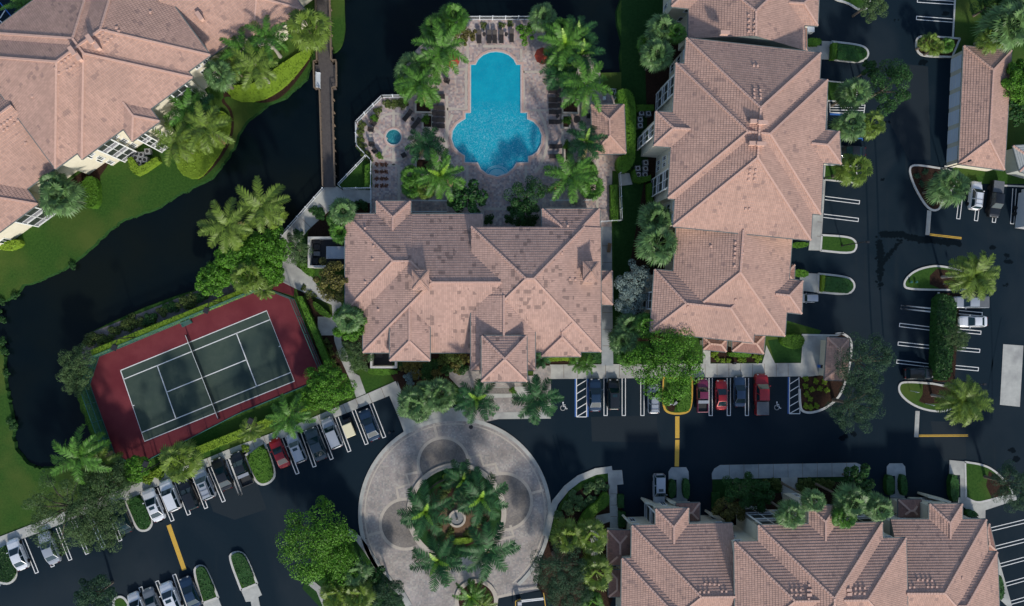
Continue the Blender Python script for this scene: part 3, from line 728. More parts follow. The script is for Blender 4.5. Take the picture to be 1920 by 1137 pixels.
# side lawn on the right
sheet('lawn', [(1794, -300), (2300, -300), (2300, 345), (1900, 345), (1880, 330), (1800, 330), (1786, 318), (1786, 110), (1791, 70)], .011, 'lawn')
sheet('shaded_lawn', [(1165, -60), (1290, -60), (1290, 430), (1270, 640), (1330, 690), (1150, 690), (1150, 420), (1165, 415), (1165, 140)], .009, 'lawn_dark')  # the shade on this strip is put into a darker grass colour
# planting beds against buildings
for pts in (Z(440, 280, [(520, 590), (620, 450), (700, 380), (960, 380), (970, 460), (1000, 520), (790, 620), (790, 800), (520, 620)]), [(640, 600), (1128, 600), (1128, 683), (1040, 683), (1020, 690), (850, 690), (850, 740), (760, 745), (730, 700), (690, 690), (640, 640)],
            [(1225, 60), (1292, 60), (1265, 220), (1245, 640), (1185, 640), (1180, 500), (1215, 300), (1210, 130)], [(1320, 640), (1430, 640), (1425, 680), (1330, 680)], [(556, 545), (575, 550), (627, 600), (627, 640), (655, 705), (640, 720), (600, 700), (575, 590)],
            [(120, 345), (150, 325), (190, 300), (206, 300), (200, 314), (188, 330), (186, 388), (176, 393), (150, 340), (130, 360)], [(1335, 898), (1620, 893), (1640, 990), (1335, 1000)], [(1660, 990), (1340, 990), (1300, 975), (1330, 920)][:0] or [(1330, 960), (1460, 960), (1460, 990), (1330, 990)]):
    sheet('planting_bed', pts, .012, 'mulch')
sheet('lawn', [(1336, 898), (1462, 895), (1462, 925), (1380, 925), (1350, 960), (1336, 960)], .018, 'lawn_dark')
sheet('lawn', [(1497, 894), (1615, 891), (1612, 903), (1500, 905)], .018, 'lawn_dark')
sheet('planting_bed', [(160, 628), (380, 541), (497, 520), (498, 540), (170, 672), (146, 700)], .013, 'bank')
sheet('planting_bed', smooth([(418, 165), (470, 190), (500, 195), (535, 180), (580, 120), (585, 100), (575, 100), (548, 150), (520, 175), (485, 192), (440, 185), (425, 180), (412, 190), (430, 205), (435, 235), (420, 275), (385, 325), (365, 342), (392, 326), (425, 285), (440, 245), (436, 205), (420, 190)], 2), .013, 'mulch')
# sidewalks -------------------------------------------------------------------
def walk(name, pts, h=.10, m='concrete', joints=None, jw=1.8):
    o = slab(name, pts, h, m)
    return o
walk('sidewalk', [(-40, 1022), (66, 981), (237, 914), (382, 862), (440, 838), (572, 789.5), (742, 715), (753, 742), (773, 805), (758, 812), (750, 790), (730, 742.5), (572, 806), (459, 848), (382, 879), (264, 924), (190, 953), (71, 1000), (-40, 1040)])
walk('path', [(607, 352), (632, 350), (643, 356), (696, 357), (696, 381), (642, 378), (612, 400), (577, 432), (552, 466), (556, 500), (585, 520), (600, 545), (640, 568), (640, 600), (640, 640), (652, 668), (664, 700), (674, 705), (686, 738), (668, 746), (656, 712), (636, 668), (627, 640), (622, 572), (553, 541), (531, 530), (527, 445)])
walk('path', Z(440, 560, [(590, 130), (715, 130), (715, 262), (592, 262)]), .104)
sheet('path', [(531, 527), (552, 541), (551, 556), (500, 540), (518, 528)], .02, 'red_court')
walk('sidewalk', [(1031, 684), (1503, 681), (1545, 600)][:2]+[(1503, 706), (1240, 709), (1031, 711)], .10)
walk('path', [(1128, 417), (1147, 417), (1148, 560), (1150, 686), (1128, 686)], .104, 'concrete_blue')
walk('plaza', [(1506, 628), (1556, 628), (1553, 640), (1552, 712), (1545, 703), (1502, 708), (1502, 680)], .106)
walk('path', [(1437, 648), (1453, 681), (1429, 682), (1434, 665)], .106)
walk('sidewalk', [(1332, 655), (1332, 683), (1318, 683), (1318, 655)], .106)
walk('sidewalk', [(1549, 152), (1554, 152), (1551, 245), (1546, 245)], .1, 'kerb')
walk('sidewalk', [(1545, 308), (1550, 309), (1539, 470), (1516, 469.5), (1524, 403), (1540, 403)], .1)
walk('sidewalk', [(1500, 512), (1535, 513.5), (1534, 549), (1500, 545)], .1)
walk('sidewalk', [(1513, 85), (1541, 86), (1541, 77), (1561, 78), (1558, 112), (1538, 111), (1513, 97)], .1)
sheet('driveway_apron', Z(1440, 560, [(1672, 325), (1815, 335), (1790, 770), (1648, 755)]), .014, 'concrete')
walk('path', Z(880, 837, [(985, 190), (1015, 172), (1085, 170), (1095, 270), (1050, 275), (1058, 590), (1000, 590), (1000, 535), (935, 558), (915, 640), (915, 860), (860, 860), (860, 560), (905, 492), (1000, 475)]), .104)
walk('sidewalk', smooth(K_([(665, 235), (662, 195), (680, 160), (722, 134), (1690, 118), (1730, 135), (1748, 170), (1748, 213)]), 0), .10, 'concrete_blue')
walk('path', [(1465, 896), (1495, 895), (1496, 925), (1510, 950), (1470, 945), (1465, 925)], .104)
walk('path', K_([(355, 238), (355, 180), (375, 150), (480, 150), (497, 180), (500, 238), (460, 238), (462, 365), (488, 370), (488, 405), (378, 402), (378, 375), (412, 365), (412, 238)]), .10, 'concrete_blue')
walk('path', N_([(845, 212), (845, 145), (865, 123), (955, 122), (975, 145), (980, 210), (943, 210), (945, 340), (970, 345), (970, 368), (868, 365), (870, 342), (905, 340), (905, 210)]), .10, 'concrete_blue')
walk('path', N_([(1290, 98), (1402, 110), (1408, 365), (1480, 405), (1560, 390), (1650, 362), (1760, 345), (1770, 380), (1545, 455), (1545, 525), (1500, 510), (1440, 470), (1350, 400), (1355, 365), (1368, 365), (1365, 205), (1290, 205)]), .10)
walk('path', N_([(1546, 525), (1575, 590), (1640, 800), (1735, 1137), (1700, 1137), (1650, 1090), (1600, 740)]), .10)
walk('path', [(1159, 325), (1180, 325), (1186, 346), (1162, 349)], .10)
# joints in the walks are cut as thin dark lines
jm = MB()
def joints(a, b, wpx, n):
    for i in range(1, n):
        t = i/n; x, y = a[0]+(b[0]-a[0])*t, a[1]+(b[1]-a[1])*t; d = Vector((b[0]-a[0], b[1]-a[1])).normalized()
        strip(jm, [(x-d.y*wpx, y+d.x*wpx), (x+d.y*wpx, y-d.x*wpx)], .05, .112)
joints((66, 990), (237, 922), 8.5, 8); joints((264, 916), (560, 801), 8.5, 14); joints((575, 797), (742, 727), 11, 7)
joints((1031, 697), (1240, 695), 12, 8); joints((1300, 695), (1500, 694), 12, 9); joints((1138, 430), (1139, 680), 9, 8); joints((1340, 884), (1615, 880), 14, 10); joints((622, 375), (545, 450), 12, 5)
joints((1543, 310), (1534, 470), 4, 6); joints((1150, 905), (1151, 990), 6, 4)
jm.build('paving_joints', 'soil', kind='structure')
# pavers ------------------------------------------------------------------------
DECK = [(757, 181), (716, 182.5), (667, 231), (667, 275), (687, 293), (697, 302), (697, 425), (905, 425), (1125, 425), (1147, 425), (1148, 320), (1172, 322), (1174, 190), (1126, 168), (1126, 137), (1095, 90), (1040, 50), (1000, 37), (875, 37), (855, 41), (815, 59), (780, 94), (750, 139)]
POOL = [(892, 122), (897, 112), (906, 104), (918, 99), (930, 97.6), (942, 99), (954, 104), (963, 112), (968, 122), (976, 122), (976, 212), (988, 212.5), (988, 224), (1000, 229), (1010, 240), (1015.5, 254), (1014, 270), (1007, 284), (998, 291), (990, 293), (990, 304), (968, 305), (962, 315), (950, 325), (932, 330.5), (914, 326), (902, 317), (896, 305), (872, 304), (872, 292), (861, 285), (852, 275), (847.5, 261), (849, 246), (857, 234), (865, 228), (873, 223.5), (873, 213), (883, 212), (883, 122)]
SPA = arc(738, 257.5, 14, 14, 0, 345, 23)
b = MB(); dk = GP(DECK, .15); b.poly(dk, [GP(POOL, .15), GP(SPA, .15)]); n = len(dk)
for i in range(n): a, c = dk[i], dk[(i+1) % n]; b.face([a, c, (c[0], c[1], -.9), (a[0], a[1], -.9)])
b.build('pool_deck', 'paver_deck', kind='structure')
def offset(pts, d):
    """offset closed pixel loop outwards by d px"""
    n = len(pts); out = []; s = 1 if area2(pts) > 0 else -1
    for i in range(n):
        a, p, c = Vector(pts[i-1]), Vector(pts[i]), Vector(pts[(i+1) % n])
        d1 = (p-a).normalized(); d2 = (c-p).normalized(); n1 = Vector((d1.y, -d1.x))*s; n2 = Vector((d2.y, -d2.x))*s
        q = (n1+n2); k = max(q.length_squared/2, .5); out.append(tuple(p+q*(d/k)))
    return out
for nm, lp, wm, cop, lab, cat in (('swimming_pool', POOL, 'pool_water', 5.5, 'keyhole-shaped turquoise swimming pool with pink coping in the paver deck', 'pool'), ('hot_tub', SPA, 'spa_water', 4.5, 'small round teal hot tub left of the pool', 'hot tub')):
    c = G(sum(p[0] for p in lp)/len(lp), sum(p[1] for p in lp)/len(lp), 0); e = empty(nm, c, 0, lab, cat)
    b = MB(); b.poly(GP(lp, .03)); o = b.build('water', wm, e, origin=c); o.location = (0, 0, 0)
    b = MB(); w = GP(lp, .15); n = len(w)
    for i in range(n): b.face([w[i], w[(i+1) % n], (w[(i+1) % n][0], w[(i+1) % n][1], -.3), (w[i][0], w[i][1], -.3)])
    o = b.build('pool_wall', 'pool_water' if nm[0] == 's' else 'spa_water', e, origin=c); o.location = (0, 0, 0)
    b = MB(); ol = offset(lp, cop); b.poly(GP(ol, .19), [GP(offset(lp, .5), .19)])
    w = GP(offset(lp, .5), .19); w2 = GP(ol, .19)
    for q in (w, w2):
        for i in range(len(q)): p_, r_ = q[i], q[(i+1) % len(q)]; b.face([p_, r_, (r_[0], r_[1], .1), (p_[0], p_[1], .1)])
    o = b.build('coping', 'coping', e, origin=c); o.location = (0, 0, 0)
    b = MB(); strip(b, offset(lp, .9), .16, .196, True); o = b.build('edge_tiles', 'kerb', e, origin=c); o.location = (0, 0, 0)
    if nm[0] == 's':
        b = MB()
        b.poly(GP(arc(932, 328.5, 15, 11.5, 2, 178, 20), .034))
        for r in (21, 18): strip(b, [(x, y) for x, y in arc(932, 328, r, r*.8, 12, 168, 20)], .14, .036)
        o = b.build('entry_steps', 'pool_step', e, origin=c); o.location = (0, 0, 0)
b = MB()
def band(pts, w=.38): strip(b, pts, w, .156)
for pts in ([(877, 84), (877, 128)], [(977, 92), (978, 135), (1038, 135)], [(981, 130), (983, 207), (1035, 207)], [(878, 130), (848, 130)], [(874, 132), (874, 205), (838, 205)], [(738, 207), (738, 238)], [(738, 276), (738, 310)], [(757, 257), (800, 257), (800, 300)],
            [(700, 240), (726, 262)], [(712, 300), (728, 272)], [(838, 180), (838, 260)], [(697, 310), (745, 310)], [(748, 310), (748, 376)], [(876, 310), (876, 372)], [(986, 312), (986, 340)], [(1055, 182), (1055, 305)], [(1058, 250), (1150, 250)], [(905, 392), (965, 392)], [(905, 392), (905, 425)], [(965, 392), (965, 425)], [(1120, 300), (1120, 420)], [(1145, 320), (1145, 415)], [(905, 87), (960, 87)], [(1120, 256), (1148, 256)]):
    band(pts)
strip(b, arc(930, 262, 96, 96, 320, 395, 24), .4, .158); strip(b, arc(930, 262, 94, 94, 150, 222, 24), .4, .158)
strip(b, arc(738, 257, 44, 44, 60, 300, 30), .35, .160)
b.build('deck_bands', 'band', kind='structure')
sheet('paved_walk', [(1020, 686), (1000, 690), (1000, 712), (965, 712), (950, 716), (950, 782), (1033, 782), (1033, 686)], .108, 'paver_drive')
sheet('paved_walk', Z(440, 560, [(1525, 480), (1680, 480), (1790, 520), (1790, 620), (1600, 640), (1525, 560)]), .108, 'paver_drive')
sheet('paved_walk', [(872, 705), (1010, 705), (1020, 780), (940, 785), (872, 800)], .104, 'paver_drive')
m = MB()
strip(m, [(868, 737), (1000, 735)], 1.6, .118); strip(m, [(925, 780), (1033, 779)], 1.0, .12)
m.build('paving_band', 'concrete', kind='structure')
m = MB(); strip(m, [(862, 733), (960, 733)], .9, .124); m.build('paving_band', 'paver_dark', kind='structure')
# motor court -----------------------------------------------------------------------
CC = (853, 964)
def circ(cx, cy, r, a0=0, a1=360, n=72): return arc(cx, cy, r, r, a0, a1, n)
sheet('motor_court', circ(*CC, 180, 0, 355, 71), .014, 'paver_drive')
sheet('motor_court', [(740, 1070), (1010, 1050), (1015, 1112), (930, 1122), (905, 1135), (780, 1250), (770, 1137), (740, 1120)], .018, 'paver_drive')
walk('sidewalk', [(745, 715), (757, 745), (773, 800), (800, 792), (850, 785), (872, 786), (872, 768), (850, 765), (845, 745), (800, 790)][:1]+[(757, 745), (790, 760), (850, 765), (872, 768), (872, 786), (850, 786), (800, 797), (768, 812), (757, 812)], .106)
m = MB()
strip(m, circ(*CC, 178, -48, 232), .55, .13, z0=0); m.build('kerb', 'concrete', kind='structure')
m = MB()
strip(m, circ(*CC, 169, -50, 232), .2, .020)
for cx, cy, r, a0, a1 in ((831, 868, 47, -35, 205), (760, 983, 47, 45, 290), (944, 941, 53, -105, 118)): strip(m, circ(cx, cy, r, a0, a1, 40), .42, .022)
for pts in (Z(440, 837, [(1300, 185), (1220, 200), (1240, 270), (1150, 300), (1165, 375)]), Z(880, 837, [(0, 85), (75, 60), (100, 140), (185, 125), (205, 190)]), Z(440, 837, [(940, 635), (1040, 610)]), Z(880, 837, [(440, 335), (530, 310)]), Z(440, 560, [(1415, 890), (1440, 990)]), Z(880, 837, [(215, 665), (315, 640), (290, 560)]), Z(440, 837, [(1270, 740), (1290, 820), (1400, 800)]), Z(880, 837, [(190, 1075), (520, 995)]), Z(880, 837, [(95, 945), (140, 900)])): strip(m, pts, .4, .024)
m.build('paving_bands', 'band', kind='structure')
for cx, cy, r in ((831, 868, 44), (760, 983, 44), (944, 941, 50)): sheet('paving_field', circ(cx, cy, r, 0, 350, 35), .0185, 'paver_dark')
m = MB(); strip(m, circ(856, 962, 89, 0, 355, 71), .75, .2, True, z0=0); m.build('kerb', 'band', kind='structure')
sheet('lawn', circ(856, 962, 85, 0, 350, 35), .15, 'lawn_dark'); sheet('planting_bed', circ(856, 966, 62, 0, 350, 35), .16, 'mulch')
sheet('planting_bed', circ(857, 976, 34, 0, 350, 35), .17, 'soil')
m = MB(); strip(m, circ(893, 1127, 37, 0, 355, 71), .6, .2, True, z0=0); m.build('kerb', 'band', kind='structure')
sheet('planting_bed', circ(893, 1127, 34, 0, 350, 35), .16, 'mulch')
sheet('driveway', [(935, 1122), (1025, 1104), (1045, 1250), (935, 1250)], .022, 'asphalt')
m = MB(); strip(m, Z(440, 837, [(800, 605), (880, 660), (940, 740), (1020, 860), (1110, 970), (1190, 1050), (1240, 1137)]), .9, .13, z0=0); m.build('kerb', 'concrete', kind='structure')
m = MB(); strip(m, Z(880, 837, [(1015, 165), (900, 180), (780, 230), (690, 300), (610, 400), (575, 500), (545, 640)]), 1.0, .14, z0=0); m.build('kerb', 'concrete', kind='structure')
sheet('planting_bed', Z(880, 837, [(1000, 180), (900, 200), (780, 250), (700, 320), (640, 410), (600, 520), (560, 660), (520, 800), (480, 1000), (600, 1137), (1000, 1137), (1130, 780), (1100, 500), (1050, 275), (1000, 250)]), .05, 'mulch')
sheet('lawn', Z(880, 837, [(985, 190), (900, 205), (780, 255), (700, 325), (640, 415), (600, 520), (560, 660), (620, 560), (660, 440), (740, 340), (850, 270), (985, 250)]), .06, 'lawn')
sheet('planting_bed', Z(440, 837, [(790, 600), (870, 670), (930, 750), (1010, 870), (1100, 980), (1180, 1060), (1220, 1137), (600, 1137), (480, 1010), (560, 800), (700, 600)]), .05, 'lawn_dark')
m = MB(); strip(m, Z(440, 837, [(540, 970), (600, 1020), (650, 1137), (670, 1200)]), .9, .12, z0=0); m.build('path', 'concrete', kind='structure')
# kerbed islands ---------------------------------------------------------------
def island(pts, m='lawn', sm=2, kerb='kerb', kw=.3, name='lawn', fill=True):
    pts = smooth(pts, sm) if sm else pts
    if fill: sheet(name, pts, .12, m)
    b = MB(); strip(b, pts, kw, .145, True, z0=0); return b.build('kerb', kerb, kind='structure')
Q = lambda pts: Z(1440, 0, pts); Q2 = lambda pts: Z(1440, 280, pts); Q3 = lambda pts: Z(1440, 560, pts)
island([(1541, 441), (1541, 441), (1590, 444), (1604, 451), (1607, 464), (1598, 476), (1539, 470), (1539, 470)])
island([(1535, 513.5), (1535, 513.5), (1588, 519), (1601, 528), (1603, 541), (1591, 553), (1534, 548), (1534, 548)])
island([(1560, 78), (1560, 78), (1612, 84), (1627, 92), (1629, 106), (1613, 118), (1558, 111), (1558, 111)])
island([(1500, -60), (1560, -2), (1590, 5), (1612, 20), (1630, 15), (1632, -10), (1632, -60)])
island([(1551, 152), (1551, 152), (1608, 158), (1608, 158), (1605, 192), (1605, 192), (1551, 189), (1551, 189)], kw=.2)
island([(1547, 309), (1547, 309), (1607, 313), (1607, 313), (1605, 343), (1605, 343), (1545, 337), (1545, 337)], kw=.2)
island([(1776, 318), (1776, 318), (1720, 309), (1707, 312), (1706, 325), (1716, 352), (1735, 385), (1750, 396), (1763, 392), (1768, 375), (1790, 350), (1800, 330)], 'mulch', name='planting_bed')
island(Q([(1365, 275), (1365, 275), (1120, 255), (1060, 265), (1050, 330), (1075, 385), (1130, 400), (1310, 405), (1310, 405)]), 'mulch', name='planting_bed')
island(Q2([(1225, 1000), (1225, 1000), (1000, 995), (965, 970), (980, 920), (1050, 860), (1170, 828), (1260, 835), (1370, 860), (1450, 900), (1450, 1000)]), 'lawn')
sheet('planting_bed', Q2([(1150, 900), (1200, 850), (1400, 880), (1450, 990), (1230, 995), (1150, 960)]), .125, 'mulch')
island(Q3([(1170, 605), (1170, 605), (960, 590), (930, 620), (935, 670), (990, 730), (1080, 780), (1190, 805), (1290, 795), (1350, 740), (1350, 640)]), 'lawn')
sheet('planting_bed', Q3([(1100, 610), (1300, 620), (1300, 740), (1120, 750), (1070, 730), (1100, 680)]), .125, 'mulch')
m = MB(); strip(m, [(1760.5, 548), (1757, 600), (1753, 650), (1750, 700)], .3, .14, z0=0); m.build('kerb', 'kerb', kind='structure')
sheet('planting_bed', [(1760, 548), (1800, 552), (1790, 718), (1749, 716)], .10, 'mulch')
sheet('planting_bed', smooth([(1499, 708), (1499, 708), (1500, 765), (1508, 774), (1527, 774), (1552, 764), (1577, 742), (1592, 695), (1598, 650), (1594, 634), (1578, 624), (1556, 627), (1556, 627), (1553, 705)], 1), .07, 'mulch')
m = MB(); strip(m, smooth([(1499, 708), (1500, 765), (1508, 774), (1527, 774), (1552, 764), (1577, 742), (1592, 695), (1598, 650), (1594, 634), (1578, 624), (1560, 629)], 2, False), .35, .14, z0=0); m.build('kerb', 'kerb', kind='structure')
island([(1243, 709), (1243, 709), (1243, 762), (1253, 776), (1287, 776), (1297, 763), (1298, 709), (1298, 709)], 'lawn', kerb='yellow', kw=.32)
sheet('planting_bed', [(1246, 755), (1258, 752), (1266, 762), (1264, 772), (1254, 771)], .126, 'mulch')
sheet('lawn', Q3([(0, 300), (270, 260), (235, 460), (50, 455)]), .03, 'lawn_dark')
P0 = lambda pts: Z(0, 837, pts); P1 = lambda pts: Z(440, 837, pts)
island(P0([(885, 385), (885, 385), (1000, 330), (1000, 330), (1085, 530), (1060, 595), (1000, 605), (960, 570)]))
island(P1([(70, 70), (70, 70), (210, -30), (210, -30), (295, 190), (260, 255), (190, 280), (140, 240)]))
island(P0([(0, 715), (45, 700), (45, 700), (120, 890), (100, 955), (45, 985), (-60, 950), (-100, 760)]))
island(P0([(1375, 890), (1395, 855), (1430, 848), (1465, 870), (1550, 1075), (1550, 1075), (1440, 1115), (1440, 1115)]))
island([(429, 1046), (435, 1037), (450, 1035), (462, 1045), (482, 1095), (482, 1095), (452, 1107), (452, 1107)])
island([(211, 1132), (215, 1122), (228, 1118), (240, 1130), (260, 1180), (230, 1200)])
walk('path', [(452, 1107), (482, 1095), (491, 1116), (484, 1120), (490, 1150), (474, 1150), (470, 1128), (461, 1129)], .13)
walk('path', [(380, 1131), (409, 1121), (420, 1150), (390, 1160)], .13)
island(N_([(1402, 112), (1402, 112), (1520, 130), (1600, 165), (1680, 240), (1760, 345), (1650, 362), (1560, 388), (1480, 403), (1408, 365), (1408, 365)]))
sheet('planting_bed', N_([(1570, 175), (1660, 235), (1720, 340), (1590, 370), (1550, 280)]), .128, 'mulch')
m = MB()
for a, c in (((1791, 0), (1787, 71)), ((1787, 71), (1772, 70)), ((1763, 107), (1783, 107)), ((1880, 348), (2000, 354)), ((1771, 312), (1790, 313))): strip(m, [a, c], .25, .12, z0=0)
strip(m, Q3([(240, 258), (490, 262), (540, 245)]), .25, .14, z0=0)
m.build('kerb', 'kerb', kind='structure')
# markings --------------------------------------------------------------------
mk = MB(); my = MB(); mb_ = MB(); ML = .016
def dbl(a, b, gap=6.2, w=.11):
    """double stall line closed at b; pixel points"""
    d = Vector((b[0]-a[0], b[1]-a[1])).normalized(); n = Vector((-d.y, d.x))*gap/2
    a, b = Vector(a), Vector(b)
    strip(mk, [a+n, b+n], w, ML); strip(mk, [a-n, b-n], w, ML); strip(mk, [b-n*1.15, b+n*1.15], w, ML+.0005)
T = lambda f, x0, y0, pts: [Z(x0, y0, [p])[0] for p in pts]
for a, b in ((Q2([(405, 347)])[0], Q2([(650, 378)])[0]), (Q2([(395, 473)])[0], Q2([(642, 503)])[0]), (Q([(1325, 22)])[0], Q([(1062, 5)])[0]), (Q([(1315, 148)])[0], Q([(1055, 128)])[0]),
             (Q3([(1195, 90)])[0], Q3([(945, 60)])[0]), (Q3([(1188, 218)])[0], Q3([(935, 188)])[0]), (Q3([(1180, 348)])[0], Q3([(925, 320)])[0]), (Q3([(1170, 478)])[0], Q3([(915, 448)])[0]),
             (Q2([(1205, 1145)])[0], Q2([(945, 1122)])[0]), (Q3([(1300, 92)])[0], Q3([(1522, 112)])[0]), (Q3([(1290, 222)])[0], Q3([(1513, 243)])[0]), (Q3([(1280, 352)])[0], Q3([(1505, 372)])[0]), (Q3([(1270, 482)])[0], Q3([(1495, 503)])[0]),
             (Q2([(1375, 300)])[0], Q2([(1352, 495)])[0]), (Q2([(1500, 320)])[0], Q2([(1478, 508)])[0]), (Q2([(1625, 330)])[0], Q2([(1605, 520)])[0]), (Q2([(1752, 280)])[0], Q2([(1735, 530)])[0]),
             (Q2([(525, 48)])[0], Q2([(620, 55)])[0]), (Q2([(525, -10)])[0], Q2([(660, 0)])[0])): dbl(a, b)
for x in (1135.5, 1169.6, 1204.5, 1332.5, 1366.5, 1400.5): dbl((x, 709), (x, 779.5))
for a, b in (((165, 660), (262, 900)), ((285, 620), (375, 855)), ((410, 580), (500, 808)), ((520, 530), (620, 765)), ((630, 480), (738, 720)), ((765, 430), (855, 672)), ((1130, 292), (1226, 530)), ((1250, 247), (1343, 486)), ((1375, 205), (1465, 440)), ((1490, 153), (1590, 393)), ((1620, 98), (1710, 345))): dbl(P0([a])[0], P0([b])[0])
for a, b in ((Z(440, 560, [(348, 990)])[0], P1([(447, 195)])[0]), (Z(440, 560, [(480, 945)])[0], P1([(568, 145)])[0]), (Z(440, 560, [(592, 890)])[0], P1([(690, 92)])[0]), (Z(440, 560, [(725, 845)])[0], P1([(815, 37)])[0]), (Z(440, 560, [(845, 795)])[0], Z(440, 560, [(938, 1035)])[0]), (Z(440, 560, [(970, 748)])[0], Z(440, 560, [(1063, 987)])[0]), (P1([(-60, 85)])[0], P1([(42, 345)])[0])): dbl(a, b)
for a, b in (((1090, 1260), (998, 1003)), ((1225, 1230), (1115, 960)), ((1330, 1180), (1237, 913))): dbl(P0([a])[0], P0([b])[0])
for (x0, y0), (x1, y1) in (((1575, 594), (1860, 525)), ((1608, 724), (1860, 660)), ((1645, 848), (1860, 790)), ((1690, 983), (1860, 935)), ((1728, 1112), (1860, 1075))): dbl(N_([(x0, y0)])[0], N_([(x1, y1)])[0])
# hatched bays
def hatch(q, n=5, blue=(True, False), endw=True):
    a, b, c, d = [Vector(p) for p in q]   # top left, top right, bottom right, bottom left
    strip(mk, [a, d], .12, ML); strip(mk, [b, c], .12, ML); strip(mk, [d, c], .12, ML+.0004)
    for i in range(n):
        t = (i+1)/n; u = max(0, t-.8/n)
        strip(mk, [a+(d-a)*t, b+(c-b)*u], .12, ML+.0008)
    if blue[0]: o = Vector((-2.2, 0)); strip(mb_, [a+o, d+o], .16, ML)
    if blue[1]: o = Vector((2.2, 0)); strip(mb_, [b+o, c+o], .16, ML)
hatch([(1081, 710), (1100, 710), (1100, 782), (1081, 782)], 5, (True, True))
hatch([(1480.5, 707), (1498, 707), (1500, 776), (1480, 776)], 5)
hatch(Q([(440, 730), (690, 745), (680, 820), (440, 800)]), 4, (False, False)); strip(mb_, Q([(440, 812), (545, 815)]), .3, ML); strip(mb_, Q([(635, 985), (672, 985), (670, 1000)]), .2, ML)
strip(mk, Q([(525, 995), (630, 1000)]), .12, ML)
def isa(px, py, s=1.0):
    c = G(px, py, ML); P = lambda x, y: Vector((c.x+x*s, c.y+y*s, ML))
    def ln(pts, w=.11):
        q = [P(*p) for p in pts]
        for a, b in zip(q, q[1:]):
            d = (b-a).normalized(); n = Vector((-d.y, d.x, 0))*w/2*s; e = d*w*.3; mk.face([a-n-e, b-n+e, b+n+e, a+n-e])
    n = 14; cc = [(-.02+.12*math.cos(2*math.pi*i/n), .62+.12*math.sin(2*math.pi*i/n)) for i in range(n)]; mk.face([P(*p) for p in cc])
    ln([(-.02, .48), (.0, .02), (.34, .02), (.46, -.36), (.62, -.30)]); ln([(0, .26), (.30, .26)])
    ln([(-.05+.36*math.cos(R(a)), -.2+.36*math.sin(R(a))) for a in range(120, 361, 16)])
isa(1056, 763); isa(1457, 762, 1.0)
mk.build('road_markings', 'paint', kind='structure'); mb_.build('road_markings', 'paint_blue', kind='structure')
strip(my, P0([(1198, 560), (1310, 880)]), .62, ML); strip(my, [(1270, 781), (1270, 822)], .66, ML); strip(my, [(1270, 825), (1269, 875)], .66, ML)
for dy in (-1.2, 1.2): strip(my, [(1743, 440+dy), (1803, 447+dy)], .13, ML); strip(my, [(1723, 817.5+dy), (1815, 817+dy)], .13, ML)
my.build('road_markings', 'yellow', kind='structure')
m = MB(); strip(m, [(1742.5, 395), (1739, 441)], .7, ML); strip(m, [(1720.5, 771), (1718, 820)], .7, ML); m.build('stop_line', 'concrete', kind='structure')
# repaired asphalt patches, tyre wear and a painted trunk shadow
mat('asphalt_patch', (.016, .024, .031), (.022, .031, .038), 9, .9, spec=.08)
mat('tyre_mark', (.0046, .0125, .0205), (.0085, .0175, .0265), 6, .9, spec=.05)
sheet('asphalt_patch', [(1195, 780), (1232, 780), (1232, 800), (1240, 830), (1110, 828), (1108, 782)], .0105, 'asphalt_patch')
sheet('asphalt_patch', [(1745, 790), (1810, 792), (1812, 860), (1770, 865), (1752, 830)], .0105, 'asphalt_patch')
sheet('asphalt_patch', [(380, 905), (400, 960), (440, 975), (500, 955), (480, 900)], .0105, 'asphalt_patch')
sheet('asphalt_patch', [(1690, 120), (1740, 125), (1745, 300), (1705, 300), (1668, 230)], .0105, 'asphalt_patch')
m = MB()
for pts, w in (([(1062, 900), (1045, 850), (1030, 790)], .22), ([(1072, 905), (1052, 850), (1037, 785)], .22), ([(1610, 130), (1625, 330), (1630, 560), (1640, 700)], .3), ([(1632, 130), (1645, 330), (1650, 560), (1662, 690)], .3), ([(1850, 470), (1862, 640), (1858, 900)], .25), ([(1885, 560), (1868, 640), (1840, 800)], .22)):  # first two strips are a painted trunk shadow, the others tyre wear
    strip(m, smooth(pts, 3, False), w, .0115)
m.build('tyre_marks_and_shadow', 'tyre_mark', kind='structure')
# damp / oil stains on the asphalt
m = MB(); random.seed(3)
def blot(px, py, r, k=9):
    px += 0
    c = G(px, py, .012); q = [(c.x+r*random.uniform(.45, 1.1)*math.cos(2*math.pi*i/k), c.y+r*random.uniform(.3, .9)*math.sin(2*math.pi*i/k), .0120+random.random()*.003) for i in range(k)]; m.poly([(a, b, q[0][2]) for a, b, _ in q])
path = [(1652, 438), (1670, 441), (1690, 440), (1705, 445), (1722, 448), (1740, 450), (1758, 452), (1775, 453), (1800, 456), (1852, 462), (1868, 466)]
for i in range(330):
    t = random.random()*8; k = int(t); a, b = path[k], path[k+1]; f = t-k; blot(a[0]+(b[0]-a[0])*f+random.gauss(0, 2), a[1]+(b[1]-a[1])*f+random.gauss(0, 2.0), random.uniform(.15, .62))
for i in range(220): y = random.triangular(440, 545, 470); blot(1650+random.gauss(0, 2.5), y, random.uniform(.12, .45))
for i in range(110): t = random.random(); blot(1690-38*t+random.gauss(0, 2), 450+45*t+random.gauss(0, 2), random.uniform(.1, .35))
for x, y, r in ((1887, 480, .5), (1890, 490, .7), (1888, 535, .35), (1730, 118, .7), (1775, 25, .6), (1663, 228, .35), (1655, 335, .3), (1900, 845, .8), (1908, 860, .7), (1580, 822, .7), (1600, 815, .6), (1862, 465, .6), (1679, 38, .3), (300, 972, 1.0), (680, 1010, .4), (734, 810, .3), (220, 1002, 1.3)):
    for _ in range(5): blot(x+random.gauss(0, 3), y+random.gauss(0, 1.5), r*random.uniform(.4, 1))
m.build('oil_stains', 'oil', kind='structure')
m = MB()
